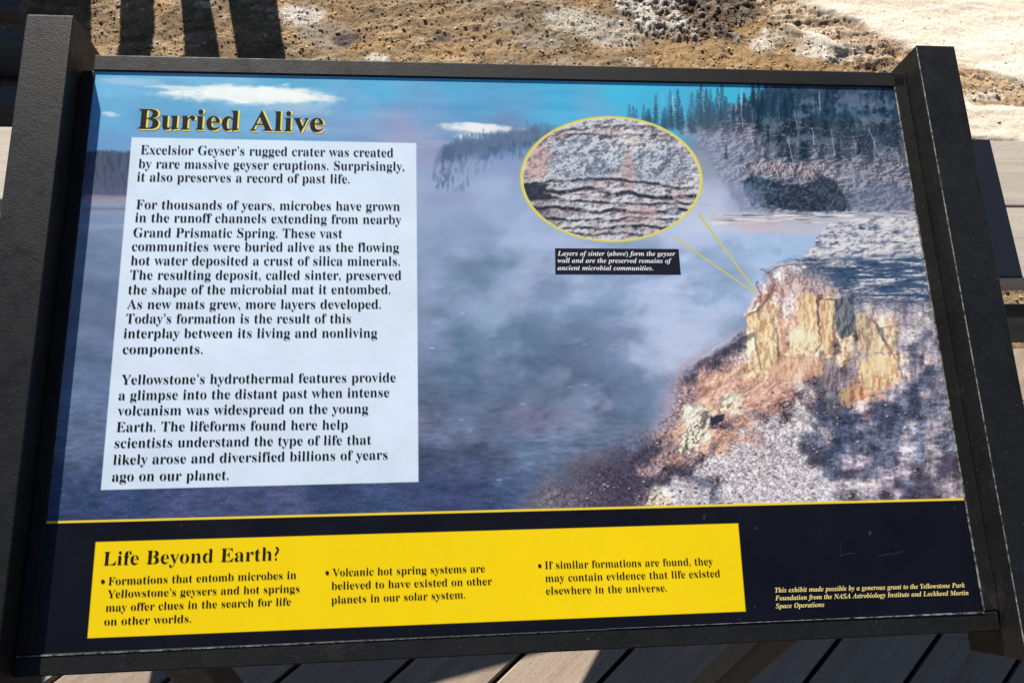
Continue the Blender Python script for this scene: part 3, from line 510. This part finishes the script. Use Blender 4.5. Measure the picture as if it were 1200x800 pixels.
lay(mE, (.76, .68, .57)); lay(mE * sstep(.42, .70, st), (.60, .51, .40), .6); lay(mE * sstep(.60, .75, sfbm(GX / .5, GY / .05, 4, 2)), (.42, .33, .23), .35)
lay(mF * (.6 + .4 * crumb), (.33, .215, .12), .95); lay(mF * sstep(.52, .62, st), (.17, .105, .06), .7); lay(mF * sstep(.58, .68, n2), (.66, .58, .46), .7)
lay(mW * sstep(.35, .55, n1), (.60, .54, .46), .9)
lay(mG * sstep(.28, .5, st * .5 + n1 * .5), (.44, .30, .165), .9); lay(mG * sstep(.5, .62, sfbm(GX / .3, GY / .03, 4, 5)), (.25, .15, .08), .7)
lay(sstep(2.96, 3.02, GY) * mE * sstep(.45, .6, st), (.36, .26, .17), .7)
H = -.22 + .05 * (n3 - .5) * sstep(3.4, 2.0, GY) + .035 * (n1 - .5) + .020 * (n2 - .5)
rough_k = 1 - .75 * np.clip(mE - mF - mG, 0, 1)
H = -.22 + (H + .22) * (.25 + .75 * rough_k) + .013 * (fbm(GX / .012, GY / .012, 3, 6, .65) - .5) * rough_k * (1 + .8 * mC + .6 * mB)
H += .012 * (crumb * mB) + .022 * mC * (n2 - .4) - .02 * mF + .012 * mE - .014 * mG + .035 * (mF * (sfbm(GX / .25, GY / .04, 4, 3) - .5)) + .010 * mE * (sfbm(GX / .3, GY / .06, 4, 6) - .5)
edge = np.minimum(np.minimum(GX + 3.4, 4.4 - GX), np.minimum(GY + 3.6, 5.6 - GY)); H -= .16 * sstep(.5, 0, edge)
ny, nx = GX.shape; co = np.stack([GX, GY, H], -1).reshape(-1, 3).astype(np.float32)
ii = np.arange(nx * ny).reshape(ny, nx); fc = np.stack([ii[:-1, :-1], ii[:-1, 1:], ii[1:, 1:], ii[1:, :-1]], -1).reshape(-1, 4).astype(np.int32)
me = bpy.data.meshes.new('ground'); me.vertices.add(len(co)); me.vertices.foreach_set('co', co.ravel()); me.loops.add(fc.size); me.loops.foreach_set('vertex_index', fc.ravel())
me.polygons.add(len(fc)); me.polygons.foreach_set('loop_start', np.arange(0, fc.size, 4, dtype=np.int32)); me.update(calc_edges=True)
at = me.color_attributes.new('Col', 'FLOAT_COLOR', 'POINT'); at.data.foreach_set('color', np.concatenate([np.clip(col, .01, .9).reshape(-1, 3), np.ones((nx * ny, 1))], 1).astype(np.float32).ravel())
me.polygons.foreach_set('use_smooth', np.ones(len(fc), bool)); tag(link('ground', me, M_GROUND), kind='structure')
def ground_at(x, y):
    i = int(np.clip(np.searchsorted(ys, y), 0, ny - 1)); j = int(np.clip(np.searchsorted(xs, x), 0, nx - 1)); return float(H[i, j]), col[i, j], float(mE[i, j]), float(mB[i, j] + mC[i, j])

# pebbles: far too many to count, one object of stuff
ico = bmesh.new(); bmesh.ops.create_icosphere(ico, subdivisions=1, radius=1); iv = np.array([tuple(v.co) for v in ico.verts]); iff = np.array([tuple(v.index for v in f.verts) for f in ico.faces]); ico.free()
rn = np.random.RandomState(5); N = 42000
px = rn.uniform(-1.9, 2.7, N); py = rn.uniform(1.2, 3.2, N)
gi = np.clip(np.searchsorted(ys, py), 0, ny - 1); gj = np.clip(np.searchsorted(xs, px), 0, nx - 1)
keep = (mE[gi, gj] < .5) | (rn.rand(N) < .05) | (mF[gi, gj] + mG[gi, gj] > .5); keep &= rn.rand(N) < .35 + .9 * n1[gi, gj]
px, py, gi, gj = px[keep], py[keep], gi[keep], gj[keep]; N = len(px)
r_ = (.0018 + .0052 * rn.rand(N) ** 3) * np.where((mB + mC)[gi, gj] > .5, rn.uniform(1, 2.0, N), 1) * np.where(rn.rand(N) < .006, 2., 1)
S3 = r_[:, None] * np.stack([rn.uniform(.8, 1.5, N), rn.uniform(.7, 1.1, N), rn.uniform(.5, .85, N)], 1); an = rn.uniform(0, 6.28, N)
Q = iv[None] * S3[:, None] * (1 + rn.uniform(-.24, .24, (N, len(iv), 1))); ca_, sa = np.cos(an)[:, None], np.sin(an)[:, None]
V = np.stack([px[:, None] + Q[..., 0] * ca_ - Q[..., 1] * sa, py[:, None] + Q[..., 0] * sa + Q[..., 1] * ca_, H[gi, gj][:, None] + S3[:, 2:3] * .05 + Q[..., 2]], -1).reshape(-1, 3).astype(np.float32)
Fp = (iff[None] + (np.arange(N) * len(iv))[:, None, None]).reshape(-1, 3).astype(np.int32)
br = rn.choice([.7, .85, 1.0, 1.2, 1.6, 2.4], N, p=[.08, .15, .25, .2, .18, .14]); cc = np.clip(col[gi, gj] * br[:, None] + np.where(br > 1.5, .05, 0)[:, None], 0, .8)
Cl = np.concatenate([np.repeat(cc, len(iv), 0), np.ones((N * len(iv), 1))], 1)
me = bpy.data.meshes.new('gravel'); me.vertices.add(len(V)); me.vertices.foreach_set('co', V.ravel()); me.loops.add(Fp.size); me.loops.foreach_set('vertex_index', Fp.ravel())
me.polygons.add(len(Fp)); me.polygons.foreach_set('loop_start', np.arange(0, Fp.size, 3, dtype=np.int32)); me.update(calc_edges=True)
at = me.color_attributes.new('Col', 'FLOAT_COLOR', 'POINT'); at.data.foreach_set('color', Cl.astype(np.float32).ravel())
tag(link('gravel', me, M_GROUND), 'loose brown and white gravel scattered over the thermal ground', 'gravel', kind='stuff')

# ---------------------------------------------------------------- boardwalk: diagonal planks
deck = empty('boardwalk'); tag(deck, kind='structure')
AZ = math.radians(50.3); dv = Vector((math.sin(AZ), math.cos(AZ), 0)); nv = Vector((math.cos(AZ), -math.sin(AZ), 0)); PW = .138
dx0, dx1, dy0, dy1 = -3.2, 3.2, -2.6, .93
def clip(poly, a, b, c):                                             # keep a*x+b*y<=c
    out = []
    for p, q in zip(poly, poly[1:] + poly[:1]):
        fp, fq = a * p[0] + b * p[1] - c, a * q[0] + b * q[1] - c
        if fp <= 0: out.append(p)
        if fp * fq < 0: s_ = fp / (fp - fq); out.append((p[0] + s_ * (q[0] - p[0]), p[1] + s_ * (q[1] - p[1])))
    return out
off0 = nv.x * .72 + nv.y * .21
pr = random.Random(3); nailme = None
for k in range(-34, 40):
    o0 = off0 + k * PW + .0045; o1 = off0 + (k + 1) * PW - .0045
    def pt(s_, o): return (dv.x * s_ + nv.x * o, dv.y * s_ + nv.y * o)
    P = [pt(-9, o0), pt(9, o0), pt(9, o1), pt(-9, o1)]
    for a, b_, c in ((1, 0, dx1), (-1, 0, -dx0), (0, 1, dy1), (0, -1, -dy0)): P = clip(P, a, b_, c)
    if len(P) < 3: continue
    # local frame: x along the plank
    cx = sum(p[0] for p in P) / len(P); cy = sum(p[1] for p in P) / len(P)
    Lp = [((p[0] - cx) * dv.x + (p[1] - cy) * dv.y, -((p[0] - cx) * nv.x + (p[1] - cy) * nv.y)) for p in P]
    bm = bmesh.new(); prism(bm, Lp, -.036, 0)
    if abs(Lp[0][0]) > .2: bevel(bm, .003, 1)
    mw = Matrix.Translation((cx, cy, pr.uniform(-.0015, .0015))) @ Matrix.Rotation(math.atan2(dv.y, dv.x), 4, 'Z')
    pl = bm_obj('plank', bm, M_DECK, deck, mw)
    x_lo = min(p[0] for p in Lp); x_hi = max(p[0] for p in Lp)
    for wx in (.05, .62):                                             # joist lines y = wx
        if dy0 < wx < dy1:
            s_ = (wx - cy) / dv.y
            if x_lo + .05 < s_ < x_hi - .05:
                for q in (-.045, .045):
                    bm = bmesh.new(); bmesh.ops.create_cone(bm, cap_ends=True, segments=8, radius1=.0042, radius2=.0042, depth=.002)
                    bm_obj('nail', bm, M_NAIL, pl, Matrix.Translation((s_ + pr.uniform(-.01, .01), q, .0012)))
for y in (-2.5, -1.7, -.9, .05, .62, .90):
    bm = bmesh.new(); box(bm, dx0, dx1, y - .022, y + .022, -.18, -.0385); bm_obj('joist', bm, M_DARKWOOD, deck)

# ---------------------------------------------------------------- bench beyond the sign
bench = empty('bench', (0, .95, -.2)); tag(bench, 'long grey plank bench running behind the sign over the gravel', 'bench')
BO = Matrix.Translation((0, -.95, .2))
def board(pts, z0, z1, name, m_, lab=None):
    bm = bmesh.new(); prism(bm, pts, z0, z1); bevel(bm, .004, 2); o = bm_obj(name, bm, m_, bench, BO)
    if lab: o['label'] = lab
    return o
board([(-2.6, .944), (.3, .944), (.3, 1.155), (-2.6, 1.155)], .46, .5, 'seat_board', M_BENCH); board([(.304, .944), (3.2, .944), (3.2, 1.155), (.304, 1.155)], .46, .5, 'seat_board', M_BENCH)
board([(-2.6, .74), (-1.02, .74), (-1.02, .938), (-2.6, .938)], .46, .5, 'seat_board', M_BENCH)
board([(-.82, .74), (-.61, .74), (.092, .892), (-.016, .74), (3.2, .74), (3.2, .938), (-.82, .938)], .46, .5, 'seat_board', M_BENCH, 'seat board with a long wedge cut out to let sun onto the deck')  # wedge and end gap shaped to let sun patches reach the deck
bm = bmesh.new(); prism(bm, [(1.055, .742), (.94, .742), (1.07, 1.152), (1.168, 1.152)], .5005, .504); bm_obj('shadow_strip', bm, M_SHADOW, bench, BO)  # flat dark strip standing in for a shadow across the boards
bm = bmesh.new(); box(bm, .95, 3.1, .80, .84, .20, .30); bevel(bm, .003, 1); bm_obj('added_stretcher', bm, M_DARKWOOD, bench, BO)  # added beam, put in to make the dark band below the bench
for x in (-2.4, -1.2, .55, 2.1, 3.0):
    bm = bmesh.new(); box(bm, x - .045, x + .045, .86, 1.02, -.26, .452); bevel(bm, .003, 1); bm_obj('leg', bm, M_DARKWOOD, bench, BO)

# ---------------------------------------------------------------- unseen railing added beyond; its posts and boards throw the striped shadow
rail = empty('shadow_railing', (-2, 3.3, -.24)); tag(rail, 'unseen wooden railing with boarded end, added to throw striped shadows on the gravel', 'railing'); RO = Matrix.Translation((2, -3.3, .24))
def rbox(name, *a):
    bm = bmesh.new(); box(bm, *a); bevel(bm, .004, 1); return bm_obj(name, bm, M_DARKWOOD, rail, RO)
for xa, xb, la, lb in ((-1.379, -1.259, -.215, -.215), (-1.168, -1.093, -.165, -.10), (-1.0, -.808, -.13, -.165)):     # leaning posts, slanted to steer the shadow stripes
    bm = bmesh.new(); prism(bm, [(xa - .1 * la, -.1), (xb - .1 * lb, -.1), (xb + 1.2 * lb, 1.2), (xa + 1.2 * la, 1.2)], 3.27, 3.33, 1)
    for v_ in bm.verts: v_.co.z -= .22
    bevel(bm, .004, 1); bm_obj('shadow_post', bm, M_DARKWOOD, rail, RO)
for k in range(9):
    xr = -1.50 - .15 * k
    bm = bmesh.new(); prism(bm, [(xr - .1485, -.05), (xr, -.05), (xr - .18 * 1.15, 1.15), (xr - .1485 - .18 * 1.15, 1.15)], 3.27, 3.30, 1)
    for v_ in bm.verts: v_.co.z -= .22
    bm_obj('shadow_board', bm, M_DARKWOOD, rail, RO)
rbox('top_rail', -3.0, -.83, 3.24, 3.36, 1.002, 1.04)  # top rail of the added shadow railing
# low kerb rail of the neighbouring walkway, in the added railing's shade at the left
kerb = empty('timber_frame', (-1.9, 2.4, -.22)); tag(kerb, 'dark timber frame lying in shade beyond the left sign post', 'timber frame'); KO = Matrix.Translation((1.9, -2.4, .22))
def bar(name, p, q, w, z0, z1, m_=M_DARKWOOD):
    d = Vector((q[0] - p[0], q[1] - p[1])); L = d.length; bm = bmesh.new(); box(bm, 0, L, -w / 2, w / 2, z0, z1); bevel(bm, .003, 1)
    return bm_obj(name, bm, m_, kerb, KO @ Matrix.Translation((p[0], p[1], 0)) @ Matrix.Rotation(math.atan2(d.y, d.x), 4, 'Z'))
bar('beam', (-2.4, 2.52), (-1.50, 2.47), .085, -.06, -.02); bar('beam', (-2.3, 3.0), (-1.50, 2.56), .075, -.018, .02); bar('beam', (-2.5, 2.20), (-1.46, 2.34), .07, -.2, -.07)
bar('beam', (-2.5, 2.02), (-1.4, 2.04), .10, -.24, -.10)

# ---------------------------------------------------------------- the exhibit sign
W_, H_, TILT = .90, .58558, math.radians(22)
sign = empty('exhibit_sign', (0, .3, 0)); tag(sign, 'tilted exhibit panel titled Buried Alive in a black metal frame with two posts', 'sign')
PM = Matrix.Translation((0, -.3, 0)) @ Matrix.Translation((-W_ / 2, 0, .85)) @ Matrix.Rotation(TILT, 4, 'X')    # panel frame: u right, v up-slope, n out
def pbox(name, m_, u0, u1, v0, v1, n0, n1, bv=.0012, seg=2, parent=None):
    bm = bmesh.new(); box(bm, u0, u1, v0, v1, n0, n1)
    if bv: bevel(bm, bv, seg)
    return bm_obj(name, bm, m_, parent or sign, PM if not parent else None)

# artwork coordinates (the designer's 1200 x 800 sheet) <-> panel metres
def homog(src, dst):
    A = []
    for (x, y), (u, v) in zip(src, dst):
        A.append([x, y, 1, 0, 0, 0, -u * x, -u * y, -u]); A.append([0, 0, 0, x, y, 1, -v * x, -v * y, -v])
    return np.linalg.svd(np.array(A))[2][-1].reshape(3, 3)
ART = [(111, 84), (1048, 103), (1153, 717), (37, 767)]; PAN = [(0, H_), (W_, H_), (W_, 0), (0, 0)]
A2P = homog(ART, PAN); P2A = homog(PAN, ART)
def a2p(x, y): w = A2P @ np.array([x, y, 1.]); return w[0] / w[2], w[1] / w[2]

NX, NY = 1800, 1172
uu, vv = np.meshgrid((np.arange(NX) + .5) / NX * W_, (np.arange(NY) + .5) / NY * H_)
w = P2A[2, 0] * uu + P2A[2, 1] * vv + P2A[2, 2]
AX = (P2A[0, 0] * uu + P2A[0, 1] * vv + P2A[0, 2]) / w; AY = (P2A[1, 0] * uu + P2A[1, 1] * vv + P2A[1, 2]) / w
art = paint(AX, AY) / 255.
lin = np.where(art <= .04045, art / 12.92, ((art + .055) / 1.055) ** 2.4) * .90
img = bpy.data.images.new('printed_artwork', NX, NY, alpha=False, float_buffer=True); img.colorspace_settings.name = 'Non-Color'
img.pixels.foreach_set(np.concatenate([lin, np.ones((NY, NX, 1))], -1).astype(np.float32).ravel()); img.pack()
m, t, b = mat('printed_laminate', .32, spec=.35)
tx = t.nodes.new('ShaderNodeTexImage'); tx.image = img; tx.extension = 'EXTEND'; t.links.new(coords(t, 'Object', (1 / W_, 1 / H_, 1)), tx.inputs[0])
v = coords(t); dust = ramp(t, nz(t, 420, 3, .8, v), [(.66, (0, 0, 0)), (.80, (.02, .02, .02))]); mx = t.nodes.new('ShaderNodeMix'); mx.data_type = 'RGBA'; mx.blend_type = 'ADD'; mx.inputs['Factor'].default_value = 1
t.links.new(tx.outputs[0], mx.inputs[6]); t.links.new(dust, mx.inputs[7]); t.links.new(mx.outputs[2], b.inputs['Base Color'])
t.links.new(ramp(t, nz(t, 14, 5, .7, v), [(.3, (.26,) * 3), (.7, (.42,) * 3)]), b.inputs['Roughness']); bump(t, b, nz(t, 300, 3, .6, v), .05, .0004); M_PRINT = m
spot = ramp(t, nz(t, 95, 3, .6, v), [(.70, (0, 0, 0)), (.74, (.035, .035, .036))]); mx2 = t.nodes.new('ShaderNodeMix'); mx2.data_type = 'RGBA'; mx2.blend_type = 'ADD'; mx2.inputs['Factor'].default_value = 1; t.links.new(mx.outputs[2], mx2.inputs[6]); t.links.new(spot, mx2.inputs[7])
film = ramp(t, nz(t, 3.2, 7, .75, v, .5), [(.35, (.93, .93, .92)), (.62, (1, 1, 1))]); mx3 = t.nodes.new('ShaderNodeMix'); mx3.data_type = 'RGBA'; mx3.blend_type = 'MULTIPLY'; mx3.inputs['Factor'].default_value = 1; t.links.new(mx2.outputs[2], mx3.inputs[6]); t.links.new(film, mx3.inputs[7]); t.links.new(mx3.outputs[2], b.inputs['Base Color'])
panel = pbox('printed_panel', M_PRINT, 0, W_, 0, H_, -.004, 0, 0)

RW = .0155
bot = pbox('bottom_rail', M_RAIL, -.0135, .9135, -.018, .0005, -.022, .0016); topr = pbox('top_rail', M_RAIL, -.0010, .9135, H_ + .0005, H_ + .0195, -.022, .0016)
lr = pbox('side_rail', M_RAIL, -.0135, .0005, .001, H_, -.022, .0016); rr = pbox('side_rail', M_RAIL, W_ - .0005, W_ + RW, .001, H_ + .019, -.022, .0016)
pbox('lip_glint', M_GLINT, W_ - .0014, W_ + .0004, .002, H_, .0008, .0022, .0004, 1, rr); bm = bmesh.new(); prism(bm, [(.52, .0004), (.72, .0001), (W_ - .001, -.0008), (W_ - .001, .0009), (.80, .0006)], .0008, .0022); bm_obj('lip_glint', bm, M_GLINT, bot)  # thin bright strips painting the sun glint on the rail edges
bm = bmesh.new(); prism(bm, [(-.012, -.0013), (.12, -.0011), (.30, -.0006), (.52, -.00022), (.52, -.0002), (-.012, -.0002)], .0008, .0020); bm_obj('lip_glint', bm, M_GLINT, bot)  # tapers so the painted glint fades along the bottom rail
def side_post(u0, u1, edge):
    bm = bmesh.new()
    prism(bm, [(-.043, .028), (.624, .028), (.624, -.058), (-.043, -.058)], u0, u1, 0)
    bevel(bm, .0014, 3); o = bm_obj('side_post', bm, M_METAL, sign, PM)
    pbox('edge_glint', M_GLINT, edge, edge + .0008, -.040, .621, .0268, .0283, .0003, 1, o)  # bright strip painting the sun highlight on the post edge
    return o
side_post(-.0615, -.0145, -.0146) if 0 else None
bm = bmesh.new(); prism(bm, [(-.13, .028), (.634, .028), (.634, -.058), (-.13, -.058)], -.0615, -.0145, 0); bevel(bm, .002, 3); bm_obj('side_post', bm, M_METAL, sign, PM)
side_post(.9165, .9635, .9162)
pbox('back_plate', M_RAIL, .02, .88, .02, .56, -.030, -.0225, 0)
for x in (-.415, .375):                                                 # legs under the panel
    bm = bmesh.new(); box(bm, x - .027, x + .027, .07, .11, .012, .86); bevel(bm, .004, 2); lg = bm_obj('leg', bm, M_LEG, sign, Matrix.Translation((0, -.3, 0)))
    bm = bmesh.new(); box(bm, x - .03, x + .03, .067, .113, .002, .014); bevel(bm, .003, 1); bm_obj('base_plate', bm, M_LEG, sign, Matrix.Translation((0, -.3, 0)))

# ---------------------------------------------------------------- lettering
def serif(s_, italic):
    o = ''
    for c in s_:
        if 'A' <= c <= 'Z': o += chr((0x1D468 if italic else 0x1D400) + ord(c) - 65)
        elif 'a' <= c <= 'z': o += chr((0x1D482 if italic else 0x1D41A) + ord(c) - 97)
        else: o += c
    return o
def text_line(s_, x0, y0, x1, y1, cap, m_, n=.0003, off=0., italic=False, name='text_line', shift=(0, 0), spacing=1.0):
    cu = bpy.data.curves.new('t', 'FONT'); cu.body = serif(s_, italic); cu.resolution_u = 4; cu.offset = off; cu.space_character = spacing; cu.space_word = 1.06; cu.fill_mode = 'FRONT'
    ob = bpy.data.objects.new('t', cu); COL.objects.link(ob); dg = bpy.context.evaluated_depsgraph_get(); dg.update()
    me = bpy.data.meshes.new_from_object(ob.evaluated_get(dg)); bpy.data.objects.remove(ob); bpy.data.curves.remove(cu)
    me.name = 'lettering'
    if not len(me.vertices): return None
    P = np.array([v.co[:2] for v in me.vertices]); lo = P[:, 0].min(); wd = P[:, 0].max() - lo
    a = np.array(a2p(x0 + shift[0], y0 + shift[1])); b_ = np.array(a2p(x1 + shift[0], y1 + shift[1])); top_ = np.array(a2p(x0, y0 - cap)); hgt = np.linalg.norm(top_ - a) / .676
    d = b_ - a; L = np.linalg.norm(d); d /= L; q = np.array([-d[1], d[0]])
    for v in me.vertices:
        p = a + d * (v.co.x - lo) / wd * L + q * v.co.y * hgt; v.co = (p[0], p[1], n)
    me.materials.clear(); me.materials.append(m_)
    return link(name, me, None, panel)
def aquad(name, pts, m_, n0, n1):
    bm = bmesh.new(); prism(bm, [a2p(*p) for p in pts], n0, n1); return bm_obj(name, bm, m_, panel)
ti = 'Buried Alive'
text_line(ti, 161, 151, 379, 154.6, 23.2, M_INKY, .0002, .0, name='title', shift=(1.6, 1.8)); text_line(ti, 160.5, 151, 378.6, 154.6, 23.2, M_INK, .0004, -.003, name='title')
BODY = """Excelsior Geyser’s rugged crater was created|164.5|180.6|460.8|184
by rare massive geyser eruptions. Surprisingly,|162|196.8|473.6|200
it also preserves a record of past life.|160.3|212.3|409.5|214.7
For thousands of years, microbes have grown|159.3|244.7|468.5|246.8
in the runoff channels extending from nearby|158|260|470|262.3
Grand Prismatic Spring. These vast|156|277.6|401|278.6
communities were buried alive as the flowing|154.3|293.8|467.5|294.8
hot water deposited a crust of silica minerals.|153|310.3|468.5|311
The resulting deposit, called sinter, preserved|152|327.2|470.2|327.5
the shape of the microbial mat it entombed.|150|344.4|457.4|344
As new mats grew, more layers developed.|148.5|361.6|446.2|361.3
Today’s formation is the result of this|147.2|378.5|411|378.2
interplay between its living and nonliving|144.5|395.7|441.9|395
components.|143.5|414.3|237.3|414
Yellowstone’s hydrothermal features provide|141.8|450|463.5|447
a glimpse into the distant past when intense|138.7|468.3|456|464.6
volcanism was widespread on the young|137.4|486.2|431.4|483.5
Earth. The lifeforms found here help|136|505.4|407.4|502.4
scientists understand the type of life that|134|524.3|434.8|520
likely arose and diversified billions of years|132.3|543.8|454|537.5
ago on our planet.|131|563.4|267.7|561.4"""
for k, l in enumerate(BODY.split('\n')):
    s_, x0, y0, x1, y1 = l.split('|'); text_line(s_, float(x0), float(y0), float(x1), float(y1), 10.5 + k * .04, M_INK, off=-.006)
YEL = """Life Beyond Earth?|120.5|661.8|326.4|655.6|15.6
Formations that entomb microbes in|126.6|684.7|347|677.2|9
Yellowstone’s geysers and hot springs|125.6|699.8|350.8|693|9
may offer clues in the search for life|123.6|715.7|340.7|708.3|9
on other worlds.|121.9|731.9|223.8|728.2|9
Volcanic hot spring systems are|389.2|674.5|568.1|669.4|8.8
believed to have existed on other|388.2|690|576.5|684.3|8.8
planets in our solar system.|388.2|706.5|545.1|700|8.8
If similar formations are found, they|638.3|665.7|835.4|661|8.6
may contain evidence that life existed|639|680.9|843.9|675.1|8.6
elsewhere in the universe.|639.7|695.7|781.4|692|8.6"""
for l in YEL.split('\n'):
    s_, x0, y0, x1, y1, c = l.split('|'); text_line(s_, float(x0), float(y0), float(x1), float(y1), float(c), M_INKB, off=-.006 if float(c) < 12 else -.008)
for x, y in ((120.6, 680.8), (383.4, 670.6), (632.4, 662.4)):
    bm = bmesh.new(); p = a2p(x, y); prism(bm, [(p[0] + .0017 * math.cos(a), p[1] + .0017 * math.sin(a)) for a in np.arange(12) * math.pi / 6], 0, .0003); bm_obj('bullet', bm, M_INKB, panel)
aquad('caption_box', [(650.4, 291), (795, 291.8), (797.8, 321.6), (650.8, 321.2)], M_CAP, 0, .0002)
for s_, x0, y0, x1, y1 in (('Layers of sinter (above) form the geyser', 653.4, 299.7, 791.4, 300), ('wall and are the preserved remains of', 653.4, 307.9, 787.2, 308.4), ('ancient microbial communities.', 653.4, 316.6, 765.6, 316.9)):
    text_line(s_, x0, y0, x1, y1, 5.4, M_INKW, .0004, .0, True)
for s_, x0, y0, x1, y1 in (('This exhibit made possible by a generous grant to the Yellowstone Park', 908.2, 693.8, 1130.8, 687.8), ('Foundation from the NASA Astrobiology Institute and Lockheed Martin', 908.4, 703, 1135, 696.6), ('Space Operations', 909, 712.3, 966, 710.4)):
    text_line(s_, x0, y0, x1, y1, 5.6, M_INKP, .0004, .0, True)
